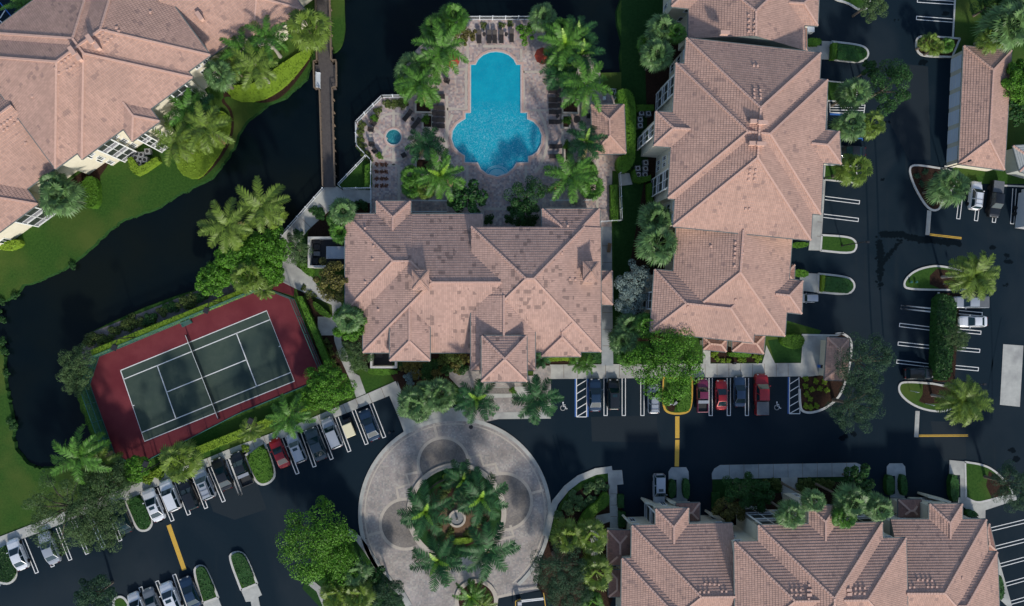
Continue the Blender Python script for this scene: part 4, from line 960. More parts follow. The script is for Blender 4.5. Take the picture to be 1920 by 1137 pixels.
for x, y, r in ((883, 801, .32), (730, 812, .2), (1510, 1000, .2)):
    c = G(x, y, .02); m.cyl((c.x, c.y, .0), r, .03, 20)
m.build('manhole_covers', 'dark_metal', kind='structure')
# tennis court -------------------------------------------------------------------
FB = [(186, 669), (400, 580), (498, 540), (552, 561), (606, 692), (592, 715), (455, 772), (256, 874), (216, 853), (169, 721)]
sheet('court_surround', FB, .03, 'red_court')
Q4 = [(226, 695), (500, 583), (552, 715), (271, 828)]
sheet('tennis_court', Q4, .036, 'green_court')
def cp(u, v):
    a, b, c, d = [Vector(p) for p in Q4]; return tuple((a+(b-a)*u)*(1-v)+(d+(c-d)*u)*v)
m = MB()
for pts in ([cp(0, 0), cp(1, 0), cp(1, 1), cp(0, 1), cp(0, 0)], [cp(0, .125), cp(1, .125)], [cp(0, .875), cp(1, .875)], [cp(.23, .125), cp(.23, .875)], [cp(.77, .125), cp(.77, .875)], [cp(.23, .5), cp(.77, .5)], [cp(0, .5), cp(.012, .5)], [cp(1, .5), cp(.988, .5)]): strip(m, pts, .13, .042)
m.build('court_lines', 'paint', kind='structure')
# ------------------------------------------------------------------ vegetation
def frond(m, yaw, el, L, droop, nl=32, lw=.105, ll=.75, twist=0.0, c0=Vector((0, 0, 0)), rw=.05):
    """feather leaf: curved rib with leaflets on both sides"""
    d = Vector((math.cos(yaw), math.sin(yaw), 0)); side = Vector((-d.y, d.x, 0)); pts = []
    n = 8; p = c0.copy(); a = el
    for i in range(n+1):
        pts.append(p.copy()); p = p+(d*math.cos(a)+Vector((0, 0, 1))*math.sin(a))*(L/n); a -= droop/n
    def at(t):
        k = min(int(t*n), n-1); f = t*n-k; return pts[k].lerp(pts[k+1], f), (pts[k+1]-pts[k]).normalized()
    for i in range(n):
        w = rw*(1-i/n*.8); a0, b0 = pts[i], pts[i+1]; m.face([a0-side*w, b0-side*w*.85, b0+side*w*.85, a0+side*w])
    for i in range(nl):
        t = .10+.88*i/(nl-1)+random.uniform(-.01, .01); q, tg = at(min(t, .995)); up = side.cross(tg)
        l = ll*(math.sin(math.pi*min(1, .18+.78*t))**.6)*random.uniform(.85, 1.1)
        for s in (-1, 1):
            dr = random.uniform(-.55, -.15)+twist
            v = (side*s*math.cos(dr)*.86+tg*random.uniform(.42, .7)-up*math.sin(-dr)*.8).normalized()
            if v.z > .3: v.z *= .4
            w = tg*lw/2
            e = q+v*l+Vector((0, 0, -.10*l))
            mid = q+v*l*.55
            m.face([q-w, mid-w*1.1, e, mid+w*1.1, q+w])
def feather_crown(nf=15, L=3.2, seed=0, ll=.75, spear=True, flat=.0, len_mats=3):
    random.seed(seed); m = MB()
    for i in range(nf):
        yaw = i*2.39996+random.uniform(-.2, .2); t = i/nf
        el = .95-1.25*t+flat+random.uniform(-.1, .1)
        m.m = 0
        frond(m, yaw, el, L*random.uniform(.88, 1.08)*(1-.12*(1-t)), 1.25+random.uniform(-.2, .3), ll=ll, c0=Vector((0, 0, .15)))
    for i in range(1 if seed % 2 else 2):
        m.m = len_mats-1; frond(m, seed*1.3+i*2.2, -.5, L*.8, .9, nl=18, ll=ll*.7, c0=Vector((0, 0, 0)))
    if spear:
        m.m = 1
        for k in range(3): frond(m, seed+k*2.1, 1.25, L*.62, .8, nl=16, ll=.42, c0=Vector((0, 0, .2)))
    return m
def fan_crown(nf=34, pl=1.15, fr=.85, seed=0, dead=True):
    random.seed(seed); m = MB()
    for i in range(nf):
        yaw = i*2.39996+random.uniform(-.25, .25); t = i/nf; el = 1.25-1.9*t+random.uniform(-.12, .12)
        d = Vector((math.cos(yaw)*math.cos(el), math.sin(yaw)*math.cos(el), math.sin(el))); side = Vector((-math.sin(yaw), math.cos(yaw), 0))
        p0 = Vector((0, 0, 0)); L = pl*random.uniform(.85, 1.15); e = p0+d*L+Vector((0, 0, -.12*L))
        m.bar(p0, e, .045, .03)
        dd = (d+Vector((0, 0, -.45))).normalized(); up = side.cross(dd).normalized(); r = fr*random.uniform(.85, 1.12)
        nb = 15
        for k in range(nb):
            a = -2.05+4.1*k/(nb-1)+random.uniform(-.05, .05); v = (dd*math.cos(a)+side*math.sin(a)).normalized(); w = (side*math.cos(a)-dd*math.sin(a))*.075*r/.85
            rr = r*(1-.18*abs(a)/2)*random.uniform(.9, 1.08); mid = e+v*rr*.6+up*.03
            tip = e+v*rr-up*.0+Vector((0, 0, -.22*rr-random.uniform(0, .1)))
            m.face([e, mid-w, tip, mid+w])
    return m
def leafy(n, rad, seed, clumps=30, leaf=.26, flat=.6, spread=.26, asym=.25, hollow=.45, elong=1.0):
    """broadleaf crown: leaf clumps on boughs; (leaves, clump centres)"""
    random.seed(seed); m = MB(); cs = []
    for i in range(clumps):
        t = (i+.5)/clumps; ph = i*2.39996+random.uniform(-.5, .5); r = rad*math.sqrt(t)*random.uniform(.78, 1.04)
        r *= 1+asym*math.sin(ph*2+seed)*.32
        z = rad*flat*math.sqrt(max(0, 1-(min(r/rad, 1)**2)))*random.uniform(.55, 1.1)
        cs.append((Vector((r*math.cos(ph)*elong, r*math.sin(ph), z)), rad*spread*random.uniform(.6, 1.25)))
    for i in range(n):
        c, cr = cs[i % clumps]
        while True:
            v = Vector((random.uniform(-1, 1), random.uniform(-1, 1), random.uniform(-1, 1)))
            if 0.01 < v.length < 1: break
        q = v.normalized()*(hollow+(1-hollow)*v.length); q.z *= .75; p = c+q*cr
        nr = (v.normalized()*.8+Vector((random.uniform(-1, 1), random.uniform(-1, 1), random.uniform(-.2, 1.4)))*.7).normalized()
        x = nr.cross(Vector((random.uniform(-1, 1), random.uniform(-1, 1), random.uniform(-1, 1)))).normalized(); y = nr.cross(x); s = leaf*random.uniform(.6, 1.25)
        m.face([p-x*s*.5, p-y*s*.28, p+x*s*.5, p+y*s*.28])
    return m, cs
def mesh_of(m, name, mats):
    o = m.build(name, mats); me = o.data; bpy.data.objects.remove(o); return me
ROY = [mesh_of(feather_crown(14, 4.1, s, .8, s == 2), 'crown', ['leaf_royal', 'leaf_spear', 'leaf_dead']) for s in (1, 2, 3)]
ROYD = [mesh_of(feather_crown(14, 3.9, s, .98, s == 4), 'crown', ['leaf_dark', 'leaf_spear', 'leaf_dead']) for s in (4, 5)]
COCO = [mesh_of(feather_crown(15, 4.0, s, .9, False, -.1, 2), 'crown', ['leaf_coco', 'leaf_dead']) for s in (6, 7)]
ARE = [mesh_of(feather_crown(32, 4.3, s, 1.0, False, .15, 2), 'crown', ['leaf_coco', 'leaf_dead']) for s in (16,)]
FAN = [mesh_of(fan_crown(36, 1.1, .85, s), 'crown', ['leaf_fan']) for s in (8, 9)]
FANL = [mesh_of(fan_crown(30, 1.15, .8, s), 'crown', ['leaf_coco']) for s in (10,)]
FAND = [mesh_of(fan_crown(36, 1.1, .85, s), 'crown', ['leaf_royal']) for s in (11,)]
def link(name, me, parent, loc=(0, 0, 0), sc=1, rz=0):
    o = bpy.data.objects.new(name, me); COL.objects.link(o); o.parent = parent; o.location = loc; o.rotation_euler = (0, 0, rz); o.scale = (sc, sc, sc) if not isinstance(sc, tuple) else sc; return o
def trunkmesh(h, r0, r1, bend=(0, 0), m='bark_pale'):
    b = MB(); n = 6; b.tube([(bend[0]*(1-(i/n))**2, bend[1]*(1-(i/n))**2, h*i/n-.05) for i in range(n+1)], [r0*(1.25 if i == 0 else 1)+(r1-r0)*i/n for i in range(n+1)], 8)
    return mesh_of(b, 'trunk', m)
TR = {}
def palm(px, py, h, kind, sc, label, group=None, lean=None, name=None):
    me = {'r': ROY, 'd': ROYD, 'c': COCO, 'a': ARE, 'f': FAN, 'l': FANL, 'g': FAND}[kind]; me = me[int(px*7+py) % len(me)]
    p = G(px, py, h); e = empty(name or ('fan_palm' if kind in 'flg' else 'palm_tree'), (p.x, p.y, 0), 0, label, 'palm', group)
    if kind in 'flg': sc *= 1.1
    cr = link('crown', me, e, (0, 0, h), sc*(.92+.16*((px*13+py*7) % 10)/10), (px*1.7+py) % 6.28); cr.rotation_euler = (math.sin(px)*.16, math.cos(py*1.3)*.16, (px*1.7+py) % 6.28)
    k = (round(h), kind in 'rd', lean)
    if k not in TR:
        TR[k] = trunkmesh(round(h), .26 if kind in 'rd' else .2, .16 if kind in 'rd' else .13, lean or (0, 0), 'bark_pale' if kind in 'rdc' else 'bark')
    link('trunk', TR[k], e, (0, 0, 0), (1, 1, (h+.2)/round(h)))
    return e
PALMS = [
 # pool, left
 (828, 92, 6.5, 'r', 1.12, 'big bright royal palm beside the upper left edge of the pool'), (786, 156, 6.5, 'r', 1.08, 'bright royal palm above the hot tub terrace, touching the canal'),
 (849, 34, 4.5, 'g', 1.25, 'fan palm at the top left corner of the pool deck beside the white railing'), (817, 55, 4.5, 'g', 1.2, 'fan palm on the canal edge, second from the top left corner of the deck'),
 (771, 128, 4, 'f', 1.25, 'dark fan palm hanging over the canal left of the pool'), (812, 118, 4.2, 'r', .8, 'short palm tucked between the two big royal palms left of the pool'),
 (762, 158, 3.6, 'g', 1.05, 'small fan palm at the canal edge just above the hot tub terrace'), (800, 178, 3.5, 'r', .6, 'small palm in the square planter above the loungers left of the pool'),
 (799, 272, 4.2, 'd', .95, 'dark royal palm between the hot tub and the pool'), (826, 330, 5.5, 'r', 1.05, 'star shaped bright royal palm below the pool, left side'),
 (770, 330, 2.6, 'g', .95, 'low fan palm next to the paved walk below the hot tub'), (772, 352, 2.2, 'g', .95, 'low fan palm nearest the clubhouse left dormer'), (797, 355, 2.2, 'l', .85, 'low pale fan palm under the star shaped palm below the pool'),
 # pool, right
 (1018, 34, 5, 'f', 1.2, 'grey green fan palm at the top right corner of the pool deck'), (1049, 58, 5, 'g', 1.15, 'fan palm on the canal edge right of the pool, second from the top'),
 (1060, 84, 6.5, 'r', 1.1, 'dark green royal palm over the red parasol'), (1084, 66, 5, 'd', .9, 'royal palm reaching furthest over the canal right of the pool'), (1090, 104, 5.5, 'd', .95, 'palm with drooping leaves on the canal edge right of the pool'),
 (1050, 128, 5, 'd', .95, 'dark palm over the loungers right of the pool'), (1096, 160, 6.8, 'r', 1.15, 'bright royal palm just above the pool cabana'), (1068, 158, 4.5, 'd', .85, 'small dark palm between the right loungers and the bright palm'),
 (1098, 268, 5, 'd', 1.0, 'dark royal palm whose leaves touch the left edge of the cabana roof'), (1068, 332, 6, 'r', 1.08, 'bright royal palm between the pool and the right wing of the clubhouse'),
 (1110, 352, 3, 'g', 1.05, 'low fan palm below the cabana beside the paved walk'), (1100, 322, 3, 'g', 1.0, 'low fan palm squeezed right of the bright royal palm'),
 # building top left
 (501, 72, 7, 'r', .95, 'royal palm against the roof corner of the top left building'), (578, 54, 6, 'l', 1.75, 'bushy pale fan palm beside the top of the boardwalk'), (480, 126, 7, 'c', 1.05, 'long leaved palm on the lime lawn nearest the canal bend'),
 (455, 96, 6, 'r', .95, 'royal palm in the middle of the grove by the top left building'), (412, 142, 6, 'f', 1.3, 'grey fan palm in front of the cream wall with windows'),
 (388, 240, 7.2, 'c', 1.1, 'largest coconut palm on the round lime bed'), (350, 208, 6, 'r', .95, 'palm rising in front of the screened balconies'), (330, 268, 6.5, 'c', .95, 'palm with brown tips at the left side of the round lime bed'), (372, 205, 5, 'd', .9, 'dark palm behind the coconut palm on the round lime bed'),
 (113, 368, 5.5, 'f', 1.55, 'large fan palm hiding the corner of the cream wall, left edge lawn'), (100, 345, 6, 'f', 1.0, 'smaller fan palm above the large one on the left lawn'), (45, 14, 6, 'r', .8, 'palm in the far top left corner next to a blue marked bay'), (432, 118, 5.5, 'c', .8, 'small palm among the grove, between the fan palm and the canal'),
 # canal side
 (425, 424, 8, 'c', 1.12, 'left one of the two coconut palms leaning over the canal'), (492, 388, 8.5, 'c', 1.2, 'right one of the two coconut palms over the canal'), (466, 518, 4.5, 'l', 1.3, 'yellowish fan palm above the tennis court corner'), (495, 545, 4, 'c', .5, 'tiny palm at the top corner of the tennis court'),
 (643, 398, 4, 'f', 1.15, 'fan palm against the left clubhouse roof corner'), (634, 412, 3.2, 'g', .9, 'fan palm beside the angled concrete walk'), (640, 435, 3.0, 'g', 1.0, 'fan palm above the walled equipment yard'),
 (655, 600, 5, 'f', 1.1, 'fan palm crowded against the lower left clubhouse roof'),
 # front of the clubhouse
 (775, 756, 4, 'f', 1.3, 'fan palm at the left of the porch court, close to the parked blue sedan'), (826, 740, 4, 'f', 1.3, 'fan palm left of the porte cochere, round silvery crown'), (795, 735, 3.4, 'f', 1.0, 'fan palm squeezed between two bigger ones left of the porch'), (785, 770, 3.6, 'f', 1.0, 'fan palm overhanging the ring kerb'),
 (894, 750, 7, 'd', 1.02, 'dark royal palm with spiky crown left of the porte cochere drive'), (1007, 748, 7, 'd', 1.02, 'dark royal palm with spiky crown right of the porte cochere'),
 (1015, 672, 2.6, 'd', .45, 'little palm in the shade right of the porch'), (1082, 682, 2.6, 'r', .45, 'small palm against the sidewalk below the right clubhouse gable'), (1100, 684, 2.4, 'r', .45, 'small palm nearest the clubhouse right corner walk'),
 # tennis court south
 (543, 782, 6, 'r', 1.0, 'royal palm between the tennis court and the silver parked cars'), (470, 808, 4, 'c', .55, 'thin little palm in the hedge below the court'), (338, 866, 6, 'l', 1.5, 'pale palm below the left end of the tennis court'), (150, 858, 6.5, 'r', 1.2, 'large palm below the left tip of the tennis court'), (186, 870, 4, 'c', .8, 'drooping palm right of the large one at the court tip'),
 # motor court ring
 (798, 958, 7.5, 'd', 1.26, 'royal palm on the left of the round island'), (902, 932, 7.5, 'd', 1.26, 'royal palm on the right of the round island'), (822, 1052, 7.5, 'd', 1.26, 'royal palm at the lower left of the round island'), (915, 1030, 7.5, 'd', 1.26, 'royal palm at the lower right of the round island'), (868, 900, 6.5, 'd', .9, 'smaller royal palm at the top of the round island'),
 (884, 1118, 3, 'r', .75, 'palm in the small round planter at the bottom edge'), (905, 1135, 3, 'c', .65, 'palm cut by the bottom edge in the small round planter'),
 (667, 1074, 5, 'f', 1.05, 'fan palm against the big leafy tree left of the ring'), (630, 1114, 5, 'l', 1.25, 'pale fan palm at the bottom edge, left one of the pair'), (670, 1117, 5, 'l', 1.3, 'pale fan palm at the bottom edge, right one of the pair'),
 (1064, 1006, 5.5, 'l', 1.3, 'pale fan palm left of the wavy hedge'), (1109, 1006, 5.5, 'l', 1.25, 'pale fan palm beside the small mauve porch roof'), (1117, 1074, 5.5, 'l', 1.3, 'pale fan palm between the dark tree and the bottom building'), (1110, 1130, 4, 'g', 1.0, 'fan palm at the bottom edge left of the building'),
 # strip between clubhouse and apartments
 (1240, 55, 6, 'f', 1.25, 'fan palm by the top end of the apartment building'), (1232, 104, 6, 'f', 1.35, 'fan palm below its twin, left of the tall roof corner'), (1268, 62, 6.5, 'g', .8, 'small fan palm touching the apartment roof edge at the top'), (1214, 82, 4, 'g', .8, 'low fan palm on the lawn side of the top pair'),
 (1228, 412, 6, 'f', 1.3, 'darker fan palm against the apartment wall halfway down'), (1233, 457, 7, 'f', 1.55, 'widest fan palm overlapping the lower apartment roof'), (1180, 612, 4, 'f', 1.2, 'fan palm below the silver tree'), (1168, 640, 4, 'f', 1.2, 'fan palm left of the bright leafy tree'), (1212, 610, 5, 'g', 1.1, 'fan palm between silver tree and the lower apartment wall'), (1178, 668, 3.6, 'g', 1.0, 'shaded fan palm above the center sidewalk'),
 # right parking
 (1600, 176, 6, 'f', 1.35, 'fan palm in front of the striped bay by the apartment wall'), (1595, 234, 6.5, 'f', 1.35, 'fan palm left of a pair over the parked black car'), (1634, 233, 6.5, 'l', 1.15, 'fan palm right of a pair over the parked black car'), (1601, 318, 6, 'l', 1.3, 'fan palm on the small grass strip among empty bays'),
 (1742, 79, 3, 'l', .72, 'small fan palm on the kerbed island above the garage'), (1756, 90, 3, 'l', .62, 'smallest fan palm on the kerbed island above the garage'), (1775, 85, 2.4, 'g', .7, 'dim fan palm next to the garage corner'), (1892, 50, 7, 'f', 1.9, 'huge fan palm in the top right corner'), (1858, 75, 6, 'l', 1.0, 'fan palm reaching over the garage roof end'), (1905, 20, 6, 'f', 1.4, 'fan palm behind the huge one at the top right corner'),
 (1780, 350, 6, 'f', 1.7, 'round fan palm on the curved mulch island beside the white car'), (1826, 516, 7, 'a', 1.08, 'wispy feather palm over the silver pickup'), (1806, 752, 7, 'a', 1.05, 'wispy feather palm on the lower parking island'),
 (1482, 964, 10, 'f', 1.15, 'leftmost fan palm over the bottom apartment roof'), (1525, 938, 10, 'f', 1.0, 'second fan palm from the left above the bottom roof dormer'), (1595, 940, 10, 'f', 1.3, 'biggest fan palm above the bottom apartment roof'), (1582, 970, 10, 'g', .95, 'fan palm just right of the roof dormer'), (1648, 953, 10, 'f', 1.1, 'rightmost fan palm above the bottom apartment roof'),
]
for p in PALMS: palm(*p, group='palms around the estate')
# broadleaf trees ------------------------------------------------------------
TREES = {}
def tree(px, py, h, rad, kind, label, name='leafy_tree', cat='tree', sq=1.0, rz=None):
    """h = height of the widest part of the crown"""
    cfg = dict(bright=(16000, 40, .28, 'leaf_tree', .6, .26), big=(17000, 46, .26, 'leaf_tree', .55, .25), oak=(15000, 46, .17, 'leaf_oak', .45, .22), oakd=(15000, 44, .17, 'leaf_oak_dark', .5, .22), silver=(9000, 26, .19, 'leaf_silver', .6, .26), deep=(8000, 18, .24, 'leaf_deep', .6, .30), croton=(7000, 20, .30, 'leaf_croton', .55, .28), round=(7000, 14, .22, 'leaf_tree', .7, .3))[kind]
    if (kind, round(rad/2)) not in TREES:
        n, cl, lf, mt, fl, sp = cfg; m, cs = leafy(int(n*min(1, (rad/4.5)**1.2+.1)), rad, len(TREES)+20, cl, lf, fl, sp)
        b = MB(); b.tube([(0, 0, 0), (.05, .05, .4), (0, .1, 1)], [.055*rad, .04*rad, .035*rad], 8)
        TREES[(kind, round(rad/2))] = (rad, mesh_of(m, 'crown', mt), cs)
    r0, me, cs = TREES[(kind, round(rad/2))]; s = rad/r0
    p = G(px, py, h+rad*.3); e = empty(name, (p.x, p.y, 0), 0, label, cat)
    rz = (px*.37+py) % 6.28 if rz is None else rz
    link('crown', me, e, (0, 0, h), (s, s*sq, s), rz)
    b = MB(); b.tube([(0, 0, -.05), (.06, .04, h*.4), (0, 0, h*.8)], [.06*rad+.06, .045*rad+.04, .035*rad+.03], 8)
    ca, sa = math.cos(rz), math.sin(rz)
    for c, cr in cs[::3]:
        c = Vector((c.x*s, c.y*s*sq, c.z*s)); c = Vector((c.x*ca-c.y*sa, c.x*sa+c.y*ca, c.z))
        b.tube([(0, 0, h*.7), (c.x*.45, c.y*.45, h+c.z*.35), (c.x, c.y, h+c.z)], [.03*rad, .018*rad, .008*rad], 5)
    b.build('trunk', 'bark', e)
    return e
tree(1250, 676, 4.5, 5.7, 'bright', 'big bright green tree overhanging the center parking row')
tree(596, 1022, 4.5, 5.8, 'big', 'big dark green tree left of the paved ring at the bottom', sq=.95)
tree(640, 1068, 3.8, 3.4, 'big', 'leafy lower bough tree right of the big dark green one')
tree(112, 960, 5, 5.2, 'oak', 'wide grey green feathery tree over the left parking row')
tree(190, 925, 4, 4.0, 'oak', 'feathery tree joining the wide one towards the court')
tree(175, 985, 4.2, 4.0, 'oak', 'feathery tree reaching down over the stalls at the left')
tree(140, 690, 3.5, 2.7, 'oak', 'small tree outside the left end of the tennis court'); tree(138, 713, 3.2, 2.0, 'oak', 'lower small tree at the canal by the left court end')
tree(1626, 680, 5.5, 4.6, 'oakd', 'large wispy dark tree over the drive right of the kiosk'); tree(1605, 760, 5, 4.3, 'oakd', 'wispy dark tree below the large one at the road bend')
tree(1670, 162, 5, 3.9, 'deep', 'dark round tree by the right apartment drive'); tree(1632, 130, 4, 1.3, 'deep', 'small separate dark crown left of the round tree', name='small_tree')
tree(1188, 528, 3.5, 2.9, 'silver', 'silvery blue tree, upper one by the lower apartment roof'); tree(1182, 562, 3.2, 2.6, 'silver', 'silvery blue tree, lower one beside the clubhouse walk')
tree(1048, 1066, 5, 4.3, 'oakd', 'dark tree at the bottom right of the paved ring'); tree(1065, 1110, 4.5, 3.6, 'oakd', 'dark tree at the bottom edge by the exit drive')
tree(725, 1116, 3.5, 2.7, 'oakd', 'dark tree at the bottom left of the paved ring'); tree(700, 1085, 3, 2.0, 'deep', 'dark bushy tree between the ring kerb and the fan palms')
tree(620, 525, 3.2, 2.7, 'croton', 'round tree with orange tinted leaves by the clubhouse left side'); tree(656, 606, 3.2, 2.5, 'bright', 'round tree covering the lower left clubhouse eave')
tree(668, 665, 2.8, 2.5, 'oak', 'soft leaved tree beside the walk left of the small equipment yard'); tree(615, 724, 3, 3.4, 'big', 'broad tree at the right corner of the tennis court'); tree(586, 745, 2.4, 1.9, 'big', 'low tree continuing the broad one along the court fence')
tree(552, 466, 3, 2.2, 'oak', 'thin leaved tree shading the angled walk left of the equipment yard')
tree(880, 372, 2.6, 2.6, 'deep', 'dense dark bush tree above the clubhouse roof, left of the paved neck'); tree(988, 370, 2.8, 3.1, 'deep', 'dense dark bush tree above the clubhouse roof, right of the paved neck'); tree(978, 392, 2.2, 1.7, 'deep', 'lower dark bush tree by the paved neck')
tree(1397, 918, 3.5, 3.1, 'deep', 'dark tree on the lawn below the long sidewalk'); tree(1371, 955, 3, 2.3, 'croton', 'yellowish tree beside the white framed sunroom'); tree(1609, 902, 3.5, 2.5, 'deep', 'dark tree at the right end of the long sidewalk'); tree(1425, 930, 3, 2.2, 'deep', 'dark small tree right of the lawn tree')
tree(1903, 912, 5, 3.8, 'oakd', 'wispy dark tree cut by the right edge near the bottom'); tree(1796, 634, 4, 1.9, 'oak', 'thin tree in the hedge strip between the parking rows')
tree(1915, 150, 3, 3.2, 'bright', 'bright leafy tree behind the garage at the right edge'); tree(1860, 10, 3, 3.0, 'deep', 'leafy mass at the top right above the garage lawn'); tree(1912, 205, 2.5, 2, 'deep', 'lower leafy tree behind the garage')
tree(400, 525, 2.6, 2.4, 'big', 'leafy tree on the canal bank above the court'); tree(445, 490, 3, 3.3, 'bright', 'bright leafy tree under the coconut palms'); tree(500, 470, 3.2, 3.4, 'big', 'leafy tree between the coconut palms and the walk'); tree(420, 500, 2.4, 2.2, 'deep', 'dark leafy tree at the canal edge under the palms'); tree(505, 512, 2.6, 2.2, 'bright', 'bright leafy tree beside the red walkway corner')
tree(178, 1118, 4, 2.9, 'oakd', 'dim wispy tree at the bottom edge of the left drive'); tree(1640, 0, 5, 2.6, 'oak', 'feathery tree at the top edge over the drive'); tree(255, 880, 3, 1.9, 'big', 'bushy tree under the bottom fence corner of the court'); tree(222, 890, 3, 2.4, 'oak', 'grey bushy tree left of the court bottom corner')
tree(985, 62, 1.6, 1.5, 'round', 'round yellow green shrub at the top right of the deck', 'shrub', 'shrub'); tree(872, 66, 1.6, 1.5, 'croton', 'yellow green shrub at the top left of the deck', 'shrub', 'shrub')
# hedges -----------------------------------------------------------------------
def hedge(pts, h, m, label, sm=1, name='hedge', dens=34, leaf=.16, cat='hedge'):
    pts = smooth(pts, sm) if sm else pts
    w = [G(x, y, h) for x, y in pts]; w = ccw([(p.x, p.y) for p in w]); xs = [p[0] for p in w]; ys = [p[1] for p in w]; c = (sum(xs)/len(xs), sum(ys)/len(ys))
    loc = [(x-c[0], y-c[1]) for x, y in w]
    b = MB(); b.prism(loc, 0, h*.86)
    def inside(x, y):
        r = False; j = len(loc)-1
        for i in range(len(loc)):
            a, q = loc[i], loc[j]
            if (a[1] > y) != (q[1] > y) and x < (q[0]-a[0])*(y-a[1])/(q[1]-a[1])+a[0]: r = not r
            j = i
        return r
    A = abs(area2(loc)); rnd = random.Random(int(c[0]*31+c[1]*17)); x0, x1, y0, y1 = min(xs)-c[0], max(xs)-c[0], min(ys)-c[1], max(ys)-c[1]
    n = int(A*dens)
    def leafq(p, nr, s):
        x = nr.cross(Vector((rnd.uniform(-1, 1), rnd.uniform(-1, 1), rnd.uniform(-1, 1)))).normalized(); y = nr.cross(x).normalized()
        b.face([p-x*s*.5-y*s*.1, p-y*s*.4, p+x*s*.5, p+y*s*.4])
    k = 0; tries = 0
    while k < n and tries < n*12:
        tries += 1; x, y = rnd.uniform(x0, x1), rnd.uniform(y0, y1)
        if not inside(x, y): continue
        k += 1; z = h*(.88+.14*rnd.random())+.05*math.sin(x*2.1)*math.sin(y*1.7)
        leafq(Vector((x, y, z)), Vector((rnd.uniform(-1, 1), rnd.uniform(-1, 1), rnd.uniform(.3, 1.6))).normalized(), leaf*rnd.uniform(.7, 1.4))
    for i in range(len(loc)):
        a, q = Vector(loc[i]), Vector(loc[(i+1) % len(loc)]); L = (q-a).length
        if L < .01: continue
        nn = Vector((q.y-a.y, a.x-q.x, 0))/L
        for _ in range(int(L*h*dens*.6)+1):
            t = rnd.random(); p = a.lerp(q, t); z = h*rnd.uniform(.05, 1); leafq(Vector((p.x, p.y, z))+nn*rnd.uniform(-.03, .09), (nn+Vector((rnd.uniform(-1, 1), rnd.uniform(-1, 1), rnd.uniform(0, 1)))*.7).normalized(), leaf*rnd.uniform(.7, 1.4))
    o = b.build(name, m); o.location = (c[0], c[1], 0); return tag(o, label, cat)
HE = 'leaf_hedge'; LI = 'leaf_lime'
hedge([(168, 657), (395, 566), (497, 524), (501, 535), (400, 577), (172, 669)], 1.5, LI, 'long clipped lime hedge along the upper fence of the tennis court', 0)
hedge([(146, 730), (152, 724), (180, 790), (205, 850), (192, 856), (165, 800)], 1.3, HE, 'clipped hedge outside the left end of the tennis court', 0)
hedge([(556, 556), (566, 556), (590, 610), (619, 678), (619, 690), (611, 693), (600, 665)], 1.5, HE, 'clipped hedge along the right end of the tennis court', 0)
hedge([(288, 884), (340, 850), (420, 818), (500, 785), (592, 748), (596, 760), (520, 792), (440, 826), (380, 850), (300, 886)], 1.2, LI, 'lime hedge strip between the court and the parking sidewalk', 0)
hedge([(1155, 176), (1160, 168), (1172, 165), (1184, 170), (1191, 186), (1194, 210), (1192, 285), (1190, 305), (1178, 321), (1165, 323), (1157, 315), (1158, 294), (1174, 291), (1174, 197), (1160, 196)], 1.8, HE, 'tall bright hedge wrapping round the cabana', 1)
hedge([(1145, 346), (1158, 346), (1160, 414), (1146, 414)], 1.2, HE, 'narrow hedge inside the lower right pool railing', 0)
hedge([(150, 345), (160, 331), (172, 330), (181, 340), (183, 372), (178, 388), (163, 390), (150, 380)], 1.4, HE, 'plump oval hedge beside the big fan palm on the left lawn')
hedge([(237, 296), (246, 294), (258, 312), (270, 308), (292, 293), (297, 302), (268, 322), (255, 328), (243, 318)], 1.3, LI, 'L shaped lime hedge round the air conditioners on the left lawn', 0)
hedge([(-5, 455), (35, 448), (38, 460), (15, 470), (-5, 468)], 1.2, LI, 'small lime hedge at the left edge below the white wall')
hedge([(420, 165), (440, 158), (470, 162), (540, 110), (588, 84), (585, 100), (548, 148), (520, 173), (485, 190), (440, 190)], .5, LI, 'low lime ground hedge under the palms along the canal', 1, dens=22)
hedge([(325, 290), (350, 230), (395, 205), (425, 210), (434, 235), (420, 275), (385, 325), (365, 338), (335, 325)], .5, LI, 'round bed of low lime hedge under the coconut palms', 1, dens=22)
hedge([(1193, 196), (1226, 196), (1227, 206), (1194, 208)], 1.2, HE, 'short hedge above the upper air conditioners', 0)
hedge([(1186, 322), (1190, 316), (1196, 332), (1215, 330), (1221, 328), (1221, 338), (1200, 343), (1188, 338)], 1.2, HE, 'curved hedge below the lower air conditioners', 0)
hedge([(1214, 345), (1223, 342), (1225, 376), (1215, 380)], 1.2, HE, 'short upright hedge against the apartment balconies', 0)
hedge([(684, 310), (695, 305), (696, 350), (683, 350)], 1.2, HE, 'hedge inside the triangle of white railing', 0)
hedge([(1543, 516), (1548, 516), (1546, 547), (1541, 547)], .8, LI, 'narrow hedge at the inner end of the lower right island', 0, dens=30)
hedge([(1562, 80), (1571, 80), (1569, 110), (1560, 110)], 1.0, HE, 'narrow hedge at the inner end of the upper right island', 0)
hedge([(1548, 519), (1588, 522), (1599, 530), (1600, 542), (1590, 550), (1547, 546)], .6, 'leaf_deep', 'low dark clipped bed filling the lower right island', 0)
hedge([(1571, 82), (1612, 87), (1624, 94), (1626, 106), (1612, 115), (1570, 110)], .6, 'leaf_deep', 'low dark clipped bed filling the upper right island', 0)
hedge([(1514, 70), (1541, 72), (1541, 84), (1515, 85)], .9, HE, 'small hedge beside the garage drive at the top', 1)
hedge([(1485, 455), (1518, 454), (1516, 462), (1500, 465), (1486, 462)], .9, HE, 'leaf shaped hedge tucked under the tall apartment eave', 1)
hedge([(1490, 505), (1517, 507), (1517, 520), (1490, 518)], .9, HE, 'small hedge beside the lower apartment drive', 1)
